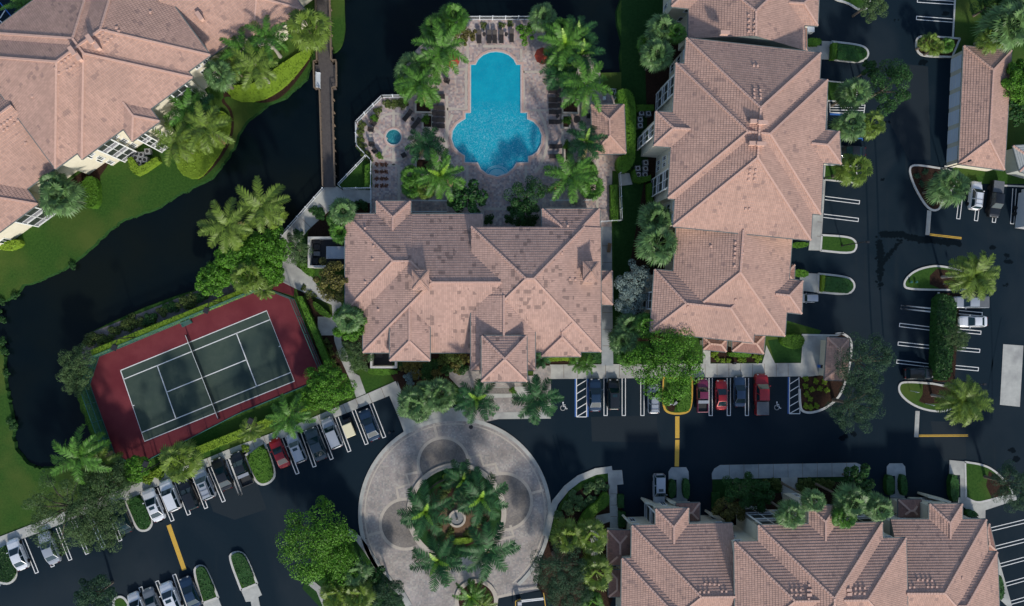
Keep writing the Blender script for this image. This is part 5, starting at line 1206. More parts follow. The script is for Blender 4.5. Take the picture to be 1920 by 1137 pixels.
hedge([(1470, 630), (1495, 627), (1511, 633), (1507, 650), (1495, 656), (1474, 650), (1465, 640)], 1.2, HE, 'rounded dark hedge block left of the kiosk walk', 1)
hedge([(1366, 661), (1410, 663), (1409, 671), (1368, 669)], .9, HE, 'small oblong hedge below the twin porch roofs', 1)
hedge([(1762, 548), (1796, 560), (1795, 600), (1790, 650), (1785, 714), (1755, 712), (1757, 640), (1758, 600)], 1.8, 'leaf_deep', 'long dense hedge between the two facing parking rows', 1, dens=26, leaf=.26)
hedge([(1257, 902), (1265, 900), (1269, 912), (1267, 932), (1257, 936), (1253, 920)], 1.1, 'leaf_deep', 'hedge left of the first short walk, beside the silver car', 1)
hedge([(1282, 900), (1294, 900), (1294, 938), (1282, 934)], 1.1, 'leaf_deep', 'hedge right of the first short walk', 1)
hedge([(1663, 893), (1678, 893), (1679, 928), (1664, 930)], 1.1, 'leaf_deep', 'hedge left of the second short walk', 1)
hedge([(1690, 892), (1701, 892), (1704, 930), (1691, 930)], 1.1, 'leaf_deep', 'hedge right of the second short walk', 1)
hedge([(1783, 892), (1799, 892), (1800, 940), (1785, 942)], 1.1, 'leaf_deep', 'tall narrow hedge beside the drive at the right', 1)
hedge([(1813, 963), (1822, 957), (1834, 962), (1836, 970), (1818, 970)], 1.0, 'leaf_deep', 'little round hedge in the fork of the right walk', 1)
hedge(Z(1440, 837, [(1640, 930), (1665, 920), (1690, 1030), (1670, 1100), (1648, 1080)]), .9, 'leaf_deep', 'slim hedge along the right end of the bottom building', 1)
hedge(Z(880, 837, [(760, 600), (800, 500), (860, 430), (920, 395), (945, 340), (985, 332), (1002, 370), (990, 430), (900, 480), (850, 560), (800, 620)]), 1.2, HE, 'wavy ribbon hedge beside the straight path at the ring exit', 2)
hedge(Z(880, 837, [(1058, 350), (1100, 350), (1100, 440), (1060, 440)]), 1.0, 'leaf_deep', 'upper block hedge between path and driveway', 0)
hedge(Z(880, 837, [(1065, 465), (1112, 475), (1110, 580), (1065, 580)]), 1.0, 'leaf_deep', 'lower block hedge between path and driveway', 0)
hedge(P1([(78, 75), (205, -20), (275, 185), (250, 240), (190, 268), (150, 235)]), .9, HE, 'flat topped hedge block filling the island next to the red car', 1)
hedge(P0([(895, 388), (990, 345), (1070, 530), (1050, 585), (1000, 592), (968, 560)]), .6, 'leaf_deep', 'low hedge filling the island left of the white sedan', 1)
hedge(P0([(0, 725), (40, 705), (110, 890), (90, 945), (45, 975), (-20, 955), (-60, 780)]), .6, 'leaf_deep', 'low hedge filling the island at the left edge', 1)
hedge(P0([(1385, 890), (1405, 862), (1430, 858), (1458, 875), (1540, 1070), (1440, 1105)]), .6, 'leaf_deep', 'low hedge filling the bottom island next to the black car', 1)
hedge([(432, 1047), (438, 1039), (450, 1038), (460, 1047), (479, 1094), (453, 1104)], .6, 'leaf_deep', 'low hedge filling the lone island at the bottom left', 1)
hedge([(1282, 709), (1297, 709), (1297, 762), (1290, 773), (1272, 773), (1268, 760), (1280, 750)], .9, HE, 'hedge inside the yellow kerbed island', 1)
hedge([(1245, 740), (1255, 738), (1260, 748), (1256, 758), (1247, 757)], .8, 'leaf_deep', 'small round hedge left of the lamp in the yellow kerbed island', 1)
hedge([(690, 690), (745, 694), (744, 703), (705, 704), (688, 700)], 1.0, HE, 'clipped hedge below the small white walled yard', 1)
hedge([(585, 566), (592, 566), (612, 583), (621, 593), (617, 597), (600, 590), (588, 578)], .9, HE, 'leaf shaped hedge beside the walk at the court corner', 1)
hedge([(568, 490), (590, 505), (583, 520), (570, 512), (560, 498)], .9, HE, 'small hedge at the lower corner of the equipment yard', 1)
hedge([(825, 893), (850, 886), (880, 888), (905, 898), (900, 905), (870, 900), (840, 903)], .7, LI, 'curved yellow green hedge inside the top of the round island', 1)
hedge([(845, 1012), (885, 1008), (888, 1018), (850, 1024)], .7, LI, 'short yellow green hedge inside the bottom of the round island', 1)
hedge([(1090, 660), (1128, 660), (1128, 681), (1095, 683)], .7, 'leaf_deep', 'low planting at the right foot of the clubhouse', 0)
hedge([(1022, 668), (1088, 668), (1080, 676), (1025, 678)], .6, 'leaf_lime', 'thin yellow planting strip below the clubhouse gable', 0)
hedge([(1352, 955), (1336, 955), (1336, 925), (1350, 925)], .6, 'leaf_deep', 'low planting at the corner of the bottom building lawn', 0)
# bushes: small individual plants -------------------------------------------------
BUSH = {}
def bush(px, py, r, m, label, h=None, group='small bushes in the beds', name='bush', cat='bush'):
    if m not in BUSH:
        mm, cs = leafy(900, 1.0, hash(m) % 7+3, 7, .30, .55, .5); BUSH[m] = mesh_of(mm, 'bush', m)
    p = G(px, py, r*.4); o = bpy.data.objects.new(name, BUSH[m]); COL.objects.link(o); o.location = (p.x, p.y, r*.12); o.scale = (r, r, r*.9 if h is None else h); o.rotation_euler = (0, 0, (px*3.1+py) % 6.28)
    return tag(o, label, cat, group)
random.seed(11)
BB = 'leaf_bush'
for i, (x, y) in enumerate(Q3([(270, 572), (340, 590), (268, 625), (312, 645), (272, 680), (300, 715), (268, 765), (303, 775), (345, 765), (418, 650), (372, 640), (400, 595)])): bush(x, y, .42, 'leaf_lime', 'small yellow bush in the dark bed below the kiosk', group='yellow bushes in the kiosk bed')
for x, y in Z(880, 837, [(740, 340), (700, 400), (780, 380), (830, 310), (870, 290), (920, 270), (960, 280), (870, 370), (720, 450), (690, 430), (775, 430), (815, 400), (900, 310), (640, 500)]): bush(x, y, .75, 'leaf_fan', 'pale spiky bush in the dark bed beside the ring exit kerb', group='spiky bushes by the ring exit')
for x, y in D_([(670, 400), (700, 430), (740, 440), (780, 440), (690, 385), (860, 435), (890, 440), (970, 410), (985, 440), (1000, 420)]): bush(x, y, .38, 'leaf_lime', 'small yellow bush in the bed below the twin porch roofs', group='yellow bushes by the porch roofs')
for x, y in Z(440, 280, [(1010, 110), (1045, 110), (1075, 110), (1010, 160), (1045, 160), (1075, 160), (1010, 210), (1045, 210), (1075, 210), (1010, 260), (1045, 260), (1075, 260)]): bush(x, y, .32, 'leaf_red', 'rusty little bush in the square bed by the white railing', group='rusty bushes in the square bed')
for x, y in Z(440, 0, [(1080, 740), (1110, 735), (1140, 740), (1170, 730), (1200, 745), (1020, 790), (990, 850), (900, 890), (895, 940), (890, 990), (900, 1040), (920, 1090), (950, 1120)]): bush(x, y, .6, BB, 'olive bush inside the white railing of the hot tub terrace', group='bushes round the hot tub terrace')
for x, y in [(760, 690), (772, 684), (785, 682), (800, 690), (815, 684), (830, 676), (845, 672), (860, 680), (870, 672), (855, 690), (838, 694), (750, 684), (820, 700), (800, 704), (866, 692), (780, 700)]: bush(x, y, .85, random.choice(['leaf_bush', 'leaf_deep', 'leaf_croton']), 'mixed bush in the shady bed below the clubhouse', group='bushes below the clubhouse')
for x, y in Z(440, 560, [(1270, 520), (1300, 540), (1250, 600), (1230, 560)]): bush(x, y, .55, 'leaf_agave', 'pale blue agave in the bed left of the porch', group='agaves left of the porch', name='agave', cat='plant')
for x, y in [(305, 584), (314, 578), (325, 575), (236, 612), (243, 605), (285, 596), (280, 600), (345, 570), (352, 566), (362, 560), (215, 622), (180, 636), (165, 640), (195, 640), (260, 605), (375, 556)]: bush(x, y, random.uniform(.6, 1.0), random.choice(['leaf_bush', 'leaf_deep']), 'bush on the grey canal bank above the court hedge', group='bushes on the canal bank')
for x, y in [(906, 48), (941, 48), (957, 44)]: bush(x, y, .5, BB, 'little bush behind the loungers at the top of the pool', group='bushes behind the top loungers')
for x, y in [(917, 412), (955, 412), (985, 415), (1000, 412), (972, 418), (992, 420)]: bush(x, y, .7, 'leaf_deep', 'dark bush at the clubhouse wall by the paved neck', group='bushes by the paved neck')
for x, y in [(570, 540), (580, 550), (588, 556), (575, 556), (612, 640), (618, 650), (622, 662), (616, 672), (626, 680), (632, 690)]: bush(x, y, .42, 'leaf_bush', 'small bush in the dark bed between court and walk', group='bushes between court and walk')
for x, y in [(590, 395), (600, 404), (665, 385), (680, 385), (560, 440), (575, 455), (600, 400)]: bush(x, y, .7, 'leaf_deep', 'dark bush beside the angled walk above the clubhouse', group='bushes beside the angled walk')
for x, y in [(460, 842), (300, 893), (270, 898), (285, 890), (278, 902), (295, 885)]: bush(x, y, .55, 'leaf_lime', 'small yellow bush at the lower court corner', group='yellow bushes at the court corner')
for x, y in [(1720, 330), (1728, 345), (1740, 365), (1735, 322), (1750, 380), (1755, 330)]: bush(x, y, .45, 'leaf_oak_dark', 'dim bush on the curved mulch island', group='bushes on the curved mulch island')
for x, y in [(1435, 907), (1452, 905), (1460, 912), (1505, 906), (1515, 905), (1530, 907), (1545, 907), (1556, 909), (1500, 915)]: bush(x, y, .7, 'leaf_bush', 'yellowish bush in the bed below the long sidewalk', group='bushes below the long sidewalk')
for x, y in [(838, 915), (860, 912), (880, 925), (845, 1000), (822, 985), (880, 1000), (892, 985), (828, 930)]: bush(x, y, .7, 'leaf_bush', 'olive bush inside the round island', group='bushes inside the round island')
for x, y in [(-5, 585), (3, 600), (8, 660), (12, 700), (20, 790), (25, 800), (5, 640), (2, 565), (135, 498), (28, 555)]: bush(x, y, .5, 'leaf_deep', 'reedy bush at the waterline of the left bank', group='reedy bushes on the left bank')
# ------------------------------------------------------------------ vehicles
def carpaint(name, c, metal=.2, rough=.3): mat(name, c, rough=rough, metal=metal, coat=.6, spec=.5)
for n_c, c in dict(white=(.74, .76, .78), silver=(.36, .39, .43), red=(.30, .008, .012), darkred=(.20, .006, .02), maroon=(.17, .02, .06), black=(.010, .012, .014), navy=(.012, .035, .075), slate=(.035, .06, .075), blue=(.02, .05, .10), teal=(.012, .028, .03), grey=(.16, .18, .20)).items(): carpaint('car_'+n_c, c)
mat('bed_liner', (.02, .022, .024), rough=.8); mat('bed_cover', (.10, .11, .12), (.13, .14, .15), 3, .7)
def loft(m, st, cap=True):
    """st: list of (x, halfwidth_low, halfwidth_top, z_low, z_mid, z_top, crown)"""
    rings = []
    for x, wl, wt, zl, zm, zt, cr in st:
        rings.append([(x, -wl, zl), (x, -wl*1.0, zm), (x, -wt, zt-.02), (x, -wt*.86, zt+cr*.45), (x, -wt*.5, zt+cr*.85), (x, 0, zt+cr), (x, wt*.5, zt+cr*.85), (x, wt*.86, zt+cr*.45), (x, wt, zt-.02), (x, wl, zm), (x, wl, zl)])
    n = len(rings[0]); vs = [p for r in rings for p in r]; fs = []
    for i in range(len(rings)-1):
        for k in range(n-1): a = i*n+k; fs.append((a, a+1, a+n+1, a+n))
    if cap: fs.append(tuple(range(n))[::-1]); fs.append(tuple(range((len(rings)-1)*n, len(rings)*n)))
    m.mesh(vs, fs)
CT = {  # length, width, belt, roof height, greenhouse base (rear, front), roof (rear, front)
 'sedan': (4.75, 1.82, .93, 1.44, (-1.75, 1.05), (-1.0, .15)), 'coupe': (4.5, 1.78, .88, 1.34, (-1.7, .95), (-.85, .05)), 'hatch': (4.2, 1.76, .95, 1.5, (-1.95, 1.0), (-1.5, .25)),
 'suv': (4.75, 1.9, 1.05, 1.72, (-2.2, 1.05), (-1.95, .35)), 'pickup': (5.5, 1.95, 1.08, 1.78, (-.65, 1.35), (-.45, .65)), 'crew': (5.9, 2.0, 1.12, 1.85, (-.95, 1.5), (-.75, .85)), 'jeep': (4.1, 1.85, 1.1, 1.8, (-1.9, .7), (-1.85, .45))}
def glassquad(root, name, pts, out, inset=.07):
    c = sum((Vector(p) for p in pts), Vector())/4; q = [c+(Vector(p)-c)*(1-inset) for p in pts]
    nr = (q[1]-q[0]).cross(q[3]-q[0]).normalized()
    if nr.dot(Vector(out)) < 0: nr = -nr
    m = MB(); a = [p+nr*.012 for p in q]; b = [p-nr*.02 for p in q]
    m.mesh(a+b, [(0, 1, 2, 3), (7, 6, 5, 4), (0, 4, 5, 1), (1, 5, 6, 2), (2, 6, 7, 3), (3, 7, 4, 0)]); return m.build(name, 'carglass', root)
def car(px, py, ang, kind, color, label, sc=1.0, extra=None, rails=False, sunroof=False, roofcol=None, name=None, h=.7):
    """ang: photo direction (degrees, 0 right, 90 up in the photo) the nose points to"""
    L, Wd, belt, roof, gb, gr = CT[kind]; p = G(px, py, h); root = empty(name or {'pickup': 'pickup_truck', 'crew': 'pickup_truck', 'suv': 'suv', 'jeep': 'suv'}.get(kind, 'car'), (p.x, p.y, .01), R(ang), label, 'pickup truck' if kind in ('pickup', 'crew') else 'car', 'parked cars'); root.scale = (sc, sc, sc)
    cm = 'car_'+color; hl = L/2; w = Wd/2; m = MB(); hood = belt-.08
    tr = belt-.02 if kind in ('sedan', 'coupe') else belt+.02
    if kind in ('pickup', 'crew'):
        loft(m, [(gb[0]-.05, w*.97, w*.93, .3, .75, belt, .0), (gb[1]-.3, w*.98, w*.92, .3, .75, belt, .03), (gb[1]+.2, w*.98, w*.9, .3, .72, hood, .05), (hl-.45, w*.96, w*.86, .3, .7, hood-.06, .04), (hl-.1, w*.86, w*.74, .32, .6, hood-.2, .02), (hl, w*.68, w*.6, .4, .55, hood-.32, 0)])
        x0, x1 = -hl, gb[0]-.05; m.box(((x0+x1)/2, 0, .55), (x1-x0, Wd*.96, .3)); 
        for s in (-1, 1): m.box(((x0+x1)/2, s*(w*.93-.05), .88), (x1-x0, .13, belt-.65))
        m.box((x0+.05, 0, .88), (.1, Wd*.9, belt-.65))
    else:
        rz_ = tr
        loft(m, [(-hl, w*.70, w*.62, .42, .6, rz_-.22, 0), (-hl+.12, w*.86, w*.76, .32, .65, rz_-.07, .02), (-hl+.5, w*.97, w*.86, .28, .7, rz_, .03), (gb[0]+.5, w, w*.93, .28, .72, belt, .02), (gb[1]-.3, w, w*.92, .28, .72, belt, .03), (gb[1]+.25, w*.99, w*.88, .28, .7, hood, .05), (hl-.55, w*.97, w*.82, .28, .66, hood-.07, .05), (hl-.15, w*.85, w*.68, .3, .6, hood-.2, .03), (hl, w*.6, w*.5, .36, .52, hood-.34, 0)])
    bw, rw = w*.90, w*.72
    zb, zt = belt-.0, roof
    A = [(gb[0], -bw, zb), (gb[0], bw, zb), (gb[1], bw*.97, zb), (gb[1], -bw*.97, zb)]; T_ = [(gr[0], -rw, zt-.05), (gr[0], rw, zt-.05), (gr[1], rw, zt-.05), (gr[1], -rw, zt-.05)]
    m.mesh(A+T_, [(0, 4, 5, 1), (1, 5, 6, 2), (2, 6, 7, 3), (3, 7, 4, 0)])
    # roof panel, slightly crowned
    nx = 5; vs = []; fs = []
    for i in range(nx):
        x = gr[0]+(gr[1]-gr[0])*i/(nx-1)
        for j in range(7): y = -rw+2*rw*j/6; vs.append((x, y, zt-.05+.06*(1-(2*j/6-1)**2)*(.55+.45*math.sin(math.pi*(i+.5)/nx))))
    for i in range(nx-1):
        for j in range(6): a = i*7+j; fs.append((a, a+7, a+8, a+1))
    m.mesh(vs, fs); body = m.build('body', cm, root)
    bv = body.modifiers.new('Bevel', 'BEVEL'); bv.width = .05; bv.segments = 2; bv.limit_method = 'ANGLE'; bv.angle_limit = R(20)
    glassquad(root, 'windshield', [A[2], A[3], T_[3], T_[2]], (1, 0, .5), .1); glassquad(root, 'rear_window', [A[0], A[1], T_[1], T_[0]], (-1, 0, .5), .12)
    for s in (0, 1):
        a0, a1, t1, t0 = (A[3], A[0], T_[0], T_[3]) if s == 0 else (A[2], A[1], T_[1], T_[2])
        mid = lambda p_, q_, t: tuple(p_[i]+(q_[i]-p_[i])*t for i in range(3)); o = (0, -1 if s == 0 else 1, .4)
        if kind == 'pickup': glassquad(root, 'side_window', [a0, a1, t1, t0], o, .12)
        else: glassquad(root, 'side_window', [a0, mid(a0, a1, .5), mid(t0, t1, .48), t0], o, .1); glassquad(root, 'side_window', [mid(a0, a1, .52), a1, t1, mid(t0, t1, .5)], o, .1)
    for sx in (-hl*.62, hl*.62):
        for s in (-1, 1):
            m = MB(); r = .33 if kind not in ('crew', 'pickup', 'jeep') else .38; n = 14; y0, y1 = s*(w-.22), s*(w+.005)
            vs = [(sx+r*math.cos(2*math.pi*k/n), y, r+r*math.sin(2*math.pi*k/n)) for y in (y0, y1) for k in range(n)]
            m.mesh(vs, [(k, (k+1) % n, n+(k+1) % n, n+k) for k in range(n)]+[tuple(range(n, 2*n)), tuple(range(n))[::-1]]); m.build('wheel', 'tyre', root)
    for s in (-1, 1):
        m = MB(); m.box((gb[1]-.28, s*(w+.07), belt+.07), (.12, .2, .14)); m.build('mirror', cm, root)
        m = MB(); m.box((hl-.13, s*w*.58, hood-.2), (.16, .26, .08), s*-.25); m.build('headlight', 'light_glass', root)
        m = MB(); m.box((-hl+.07, s*w*.62, (belt if kind not in ('pickup', 'crew') else .95)-.12), (.10, .26, .12), s*.2); m.build('tail_light', 'tail', root)
    if rails:
        for s in (-1, 1): m = MB(); m.bar((gr[0]+.1, s*rw*.88, zt+.05), (gr[1]-.1, s*rw*.88, zt+.05), .05); m.build('roof_rail', 'dark_metal', root)
        for x in (gr[0]+.4, (gr[0]+gr[1])/2): m = MB(); m.bar((x, -rw*.85, zt+.06), (x, rw*.85, zt+.06), .04); m.build('roof_bar', 'dark_metal', root)
    if sunroof: m = MB(); m.box((gr[1]-.42, 0, zt+.0), (.42, .72, .035)); m.build('sunroof', 'carglass', root)
    if kind in ('pickup', 'crew'):
        if extra == 'cover': m = MB(); m.box(((-hl+gb[0])/2, 0, belt+.1), (gb[0]+hl-.12, Wd*.88, .06)); m.build('bed_cover', 'bed_cover', root)
        elif extra == 'cap': m = MB(); m.box(((-hl+gb[0])/2, 0, belt+.35), (gb[0]+hl-.1, Wd*.9, .62), 0, .9); m.build('bed_cap', cm, root)
        else: m = MB(); m.box(((-hl+gb[0])/2, 0, .72), (gb[0]+hl-.2, Wd*.82, .05)); m.build('bed_liner', 'bed_liner', root)
        if extra == 'toolbox': m = MB(); m.box((gb[0]-.38, 0, belt+.05), (.5, Wd*.88, .34)); m.build('tool_box', 'steel', root)
    if kind == 'jeep': m = MB(); m.box((0, 0, .0), (.01, .01, .01))
    return root
AN = 112.3   # left lot: direction towards the sidewalk
def P_(x0, y0, x, y): return (x0+x/3.79, y0+y/3.79)
car(*P_(0, 837, 1090, 418), AN, 'sedan', 'white', 'white sedan with sunroof right of the low hedge island, left parking row', sunroof=True, sc=1.03)
car(*P_(0, 837, 1208, 350), AN, 'suv', 'white', 'white suv between a white sedan and a black suv in the left row', sc=.98)
car(*P_(0, 837, 1342, 345), AN, 'suv', 'black', 'black suv whose nose is under the pale palm below the court', sc=.93)
car(*P_(0, 837, 1450, 265), AN, 'suv', 'silver', 'silver suv with sunroof and roof rails, right of the pale palm', rails=True, sunroof=True)
car(*P_(0, 837, 1577, 198), AN, 'sedan', 'black', 'glossy black sedan between the silver suv and a black pickup', sc=1.02)
car(*P_(0, 837, 1717, 160), AN, 'pickup', 'black', 'black pickup with a pale tool box across its bed', extra='toolbox', sc=.93)
car(*P_(0, 837, 862, 510), AN, 'sedan', 'teal', 'dark sedan half hidden by the feathery tree, left of the hedge island')
car(*P_(0, 837, 122, 770), AN, 'sedan', 'white', 'white car nearest the left edge of the photo', sc=.97)
car(*P_(0, 837, 348, 725), AN, 'sedan', 'silver', 'silver car mostly under the feathery tree at the left')
car(*P_(0, 837, 975, 1140), AN, 'hatch', 'white', 'white car cut by the bottom edge, leftmost of the lower row'); car(*P_(0, 837, 1083, 1115), AN, 'sedan', 'grey', 'grey car at the bottom edge, second of the lower row', sc=.95)
car(*P_(0, 837, 1212, 1075), AN, 'hatch', 'white', 'white hatchback with sunroof in the lower row, left of the navy car', sunroof=True, sc=1.1); car(*P_(0, 837, 1350, 1040), AN, 'sedan', 'navy', 'very dark blue sedan at the right end of the lower row')
car(523.8, 850, AN+1, 'coupe', 'red', 'bright red coupe beside the square hedge island', sc=1.0); car(555.5, 840, AN, 'suv', 'silver', 'silver blue suv with black sunroof, right of the red coupe', sunroof=True, sc=.95)
car(592, 833, AN, 'sedan', 'slate', 'slate blue sedan in the middle of the upper left row', sc=1.06); car(622, 812, AN, 'suv', 'silver', 'silver suv with pale roof, left of the golf cart', sc=1.0)
car(692.5, 797, AN, 'sedan', 'navy', 'dark navy sedan nearest the paved ring', sc=1.02)
car(1116, 741, 90, 'sedan', 'navy', 'dark navy sedan next to the striped bay, center row', sc=1.05); car(1150.5, 740, 90, 'suv', 'black', 'black suv, second car of the center row', sc=.98, sunroof=True)
car(1225.5, 748, 90, 'suv', 'silver', 'silver suv coming out from under the bright green tree', rails=True, sc=.95); car(1317, 741.5, 90, 'pickup', 'maroon', 'maroon pickup with a pale tool box and black bed', extra='toolbox', sc=.93)
car(1352.7, 741, 90, 'coupe', 'red', 'red coupe between the maroon pickup and the blue sedan', sc=1.02); car(1386.8, 734.5, 90, 'sedan', 'blue', 'steel blue sedan left of the big red pickup'); car(1427.3, 739.5, 90, 'crew', 'red', 'big red crew cab pickup with grey bed cover', extra='cover', sc=1.07)
car(1824.5, 603, 180, 'sedan', 'white', 'white sedan facing the hedge strip in the right lot', sc=.99); car(1820, 567, 180, 'crew', 'silver', 'silver pickup covered by the wispy palm in the right lot', extra='cover', sc=.95)
car(1722, 700.5, 0, 'suv', 'black', 'black suv alone in the lower left bay of the right lot', sc=1.0); car(1514, 559.5, 180, 'jeep', 'silver', 'silver vehicle poking out from under the apartment roof', sc=.75)
car(1829.5, 367, 83, 'suv', 'white', 'white suv with bare roof rails beside the round fan palm', rails=True, sc=.96); car(1866, 374, -97, 'crew', 'black', 'black crew cab pickup below the garage', extra='cover', sc=.98)
car(1236, 917.5, -90, 'suv', 'silver', 'silver suv with sunroof in the driveway of the bottom building', sunroof=True, sc=1.0); car(1597, 284, 180, 'sedan', 'black', 'black car under the pair of fan palms by the tall apartment', sc=.95)
# golf cart with pale roof
p = G(655, 800, .5); e = empty('golf_cart', (p.x, p.y, .01), R(AN), 'golf cart with cream canopy between the silver suv and the navy sedan', 'golf cart')
m = MB(); m.box((.1, 0, .45), (2.3, 1.15, .3)); m.box((1.0, 0, .7), (.5, 1.0, .35), 0, .7); m.build('body', 'car_black', e)
m = MB(); m.box((-.35, 0, 1.92), (1.95, 1.35, .08), 0, .95); m.box((-.35, 0, 1.86), (2.0, 1.4, .06)); m.build('canopy', 'cart_roof', e)
for x in (-1.1, .45):
    for y in (-.55, .55): m = MB(); m.bar((x, y, .6), (x, y, 1.85), .05); m.build('canopy_post', 'dark_metal', e)
m = MB(); m.box((-.1, 0, .72), (.5, 1.0, .14)); m.box((-.4, 0, .95), (.12, 1.0, .45)); m.build('seat', 'wicker', e)
for x in (-.8, .95):
    for s in (-1, 1): m = MB(); m.tube([(x, s*.62, .24), (x, s*.46, .24)], [.24, .24], 12); m.build('wheel', 'tyre', e)
# trailer
a = Q2([(1810, 440)])[0]; p = G(*a, 1); e = empty('box_trailer', (p.x+.6, p.y, .01), R(83), 'white box trailer with four small wheels cut by the right edge', 'trailer')
m = MB(); m.box((0, 0, 1.5), (5.6, 2.4, 2.0)); m.box((0, 0, 2.53), (5.7, 2.5, .07)); m.box((3.1, 0, 1.2), (.7, 1.6, 1.3), 0, .7); m.build('body', 'car_white', e)
for x in (-.5, .4):
    for s in (-1, 1): m = MB(); m.tube([(x, s*1.45, .33), (x, s*1.15, .33)], [.33, .33], 12); m.build('wheel', 'tyre', e)
# ------------------------------------------------------------------ pool furniture
def basef(label, cat, name, me_parts, px, py, ang, h=.3, group=None, sc=1):
    p = G(px, py, h); e = empty(name, (p.x, p.y, .15), R(ang), label, cat, group)
    for nm, me in me_parts: link(nm, me, e, (0, 0, 0), sc)
    return e
def mk_lounger():
    P = []; m = MB(); m.box((.25, 0, .33), (1.25, .64, .05))
    for k in range(7): m.box((-.3+k*.18, 0, .365), (.12, .58, .03))
    P.append(('seat', mesh_of(m, 'seat', 'wicker')))
    m = MB(); m.bar((-.36, 0, .34), (-.92, 0, .72), .62, .05); m.bar((-.44, 0, .42), (-.86, 0, .71), .5, .04); P.append(('backrest', mesh_of(m, 'backrest', 'wicker')))
    for x in (-.3, .8):
        for s in (-1, 1): m = MB(); m.bar((x, s*.28, 0), (x, s*.28, .33), .05); P.append(('leg', mesh_of(m, 'leg', 'dark_metal')))
    return P
def mk_chair():
    P = []; m = MB(); m.box((0, 0, .42), (.58, .58, .06)); P.append(('seat', mesh_of(m, 'seat', 'wicker')))
    m = MB(); m.bar((-.28, 0, .42), (-.42, 0, .9), .58, .06); P.append(('backrest', mesh_of(m, 'backrest', 'wicker')))
    for s in (-1, 1): m = MB(); m.box((-.02, s*.3, .62), (.56, .06, .05)); P.append(('armrest', mesh_of(m, 'armrest', 'dark_metal')))
    for x in (-.24, .24):
        for s in (-1, 1): m = MB(); m.bar((x, s*.27, 0), (x, s*.29, .6), .04); P.append(('leg', mesh_of(m, 'leg', 'dark_metal')))
    return P
def mk_table():
    P = []; m = MB(); m.cyl((0, 0, .46), .27, .04, 16); P.append(('table_top', mesh_of(m, 'table_top', 'wicker'))); m = MB(); m.cyl((0, 0, 0), .06, .46, 8); m.cyl((0, 0, 0), .2, .03, 12); P.append(('base', mesh_of(m, 'base', 'dark_metal'))); return P
LO, CH, TA = mk_lounger(), mk_chair(), mk_table()
ordn = ['first', 'second', 'third', 'fourth', 'fifth', 'sixth', 'seventh', 'eighth', 'ninth', 'tenth', 'eleventh']
def row(pts, parts, ang, where, cat, name, sc=1):
    for i, (x, y) in enumerate(pts): basef(f'dark {cat}, {ordn[i]} from {where}' if len(pts) > 1 else f'dark {cat} {where}', cat, name, parts, x, y, ang, group=f'dark {cat}s round the pool', sc=sc)
row([(822.6, 182), (822.6, 203), (822.6, 214), (822.6, 225.5), (822.6, 237)], LO, 0, 'the top in the row left of the pool', 'sun lounger', 'sun_lounger', 1.05)
row([(898.5, 71), (917, 71), (927.5, 71), (940, 71), (959, 69)], LO, -90, 'the left in the row above the pool', 'sun lounger', 'sun_lounger', 1.05)
row([(1039, 145), (1039, 158), (1039, 172), (1039.5, 188), (1039.5, 199), (1040, 211), (1040, 229.5), (1041, 275.5), (1041, 294)], LO, 180, 'the top in the row right of the pool', 'sun lounger', 'sun_lounger', 1.05)
row([(764, 218), (780, 233)], LO, 232, 'the left of the two slanted by the hot tub', 'sun lounger', 'sun_lounger', 1.05)
row([(820.5, 193.5)], TA, 0, 'between the loungers left of the pool', 'side table', 'side_table'); row([(907.7, 65.5), (949, 65.5)], TA, 0, 'the left among the top loungers', 'side table', 'side_table')
row([(1044, 180), (1045, 218.5)], TA, 0, 'the top among the right loungers', 'side table', 'side_table'); row([(773.8, 224.5)], TA, 0, 'between the slanted loungers by the hot tub', 'side table', 'side_table')
row([(1080.5, 226)], TA, 0, 'in front of the cabana', 'round table', 'round_table', 1.9); row([(1103, 219)], CH, 180, 'at the left wall of the cabana', 'chair', 'patio_chair', 1.1)
for x, y, a, l in ((701, 234, -35, 'uppermost left of the hot tub'), (697, 244.5, -5, 'second down left of the hot tub'), (698.6, 272, 0, 'third down left of the hot tub'), (704, 283.6, 40, 'lowest left of the hot tub'), (757, 292, 120, 'below right of the hot tub'), (839, 154, -20, 'under the palm at the left pool edge')):
    row([(x, y)], CH, a, l, 'chair', 'patio_chair', 1.15)
for x, y, r, l in ((1018, 104, 1.25, 'red parasol half under palms at the upper right of the pool'), (848, 113, 1.1, 'red parasol mostly under the big palm at the upper left of the pool')):
    p = G(x, y, 2.3); e = empty('parasol', (p.x, p.y, .15), 0, l, 'parasol', 'red parasols'); m = MB(); n = 8
    rim = [(r*math.cos(2*math.pi*k/n), r*math.sin(2*math.pi*k/n), 2.0) for k in range(n)]
    for k in range(n): a, b = rim[k], rim[(k+1) % n]; m.face([a, b, (0, 0, 2.5)]); m.face([(a[0], a[1], 1.85), (b[0], b[1], 1.85), b, a])
    m.build('canopy', 'red_fabric', e); m = MB(); m.cyl((0, 0, 0), .03, 2.55, 8); m.build('pole', 'rail_white', e); m = MB(); m.cyl((0, 0, 0), .25, .1, 14); m.build('base', 'dark_metal', e)
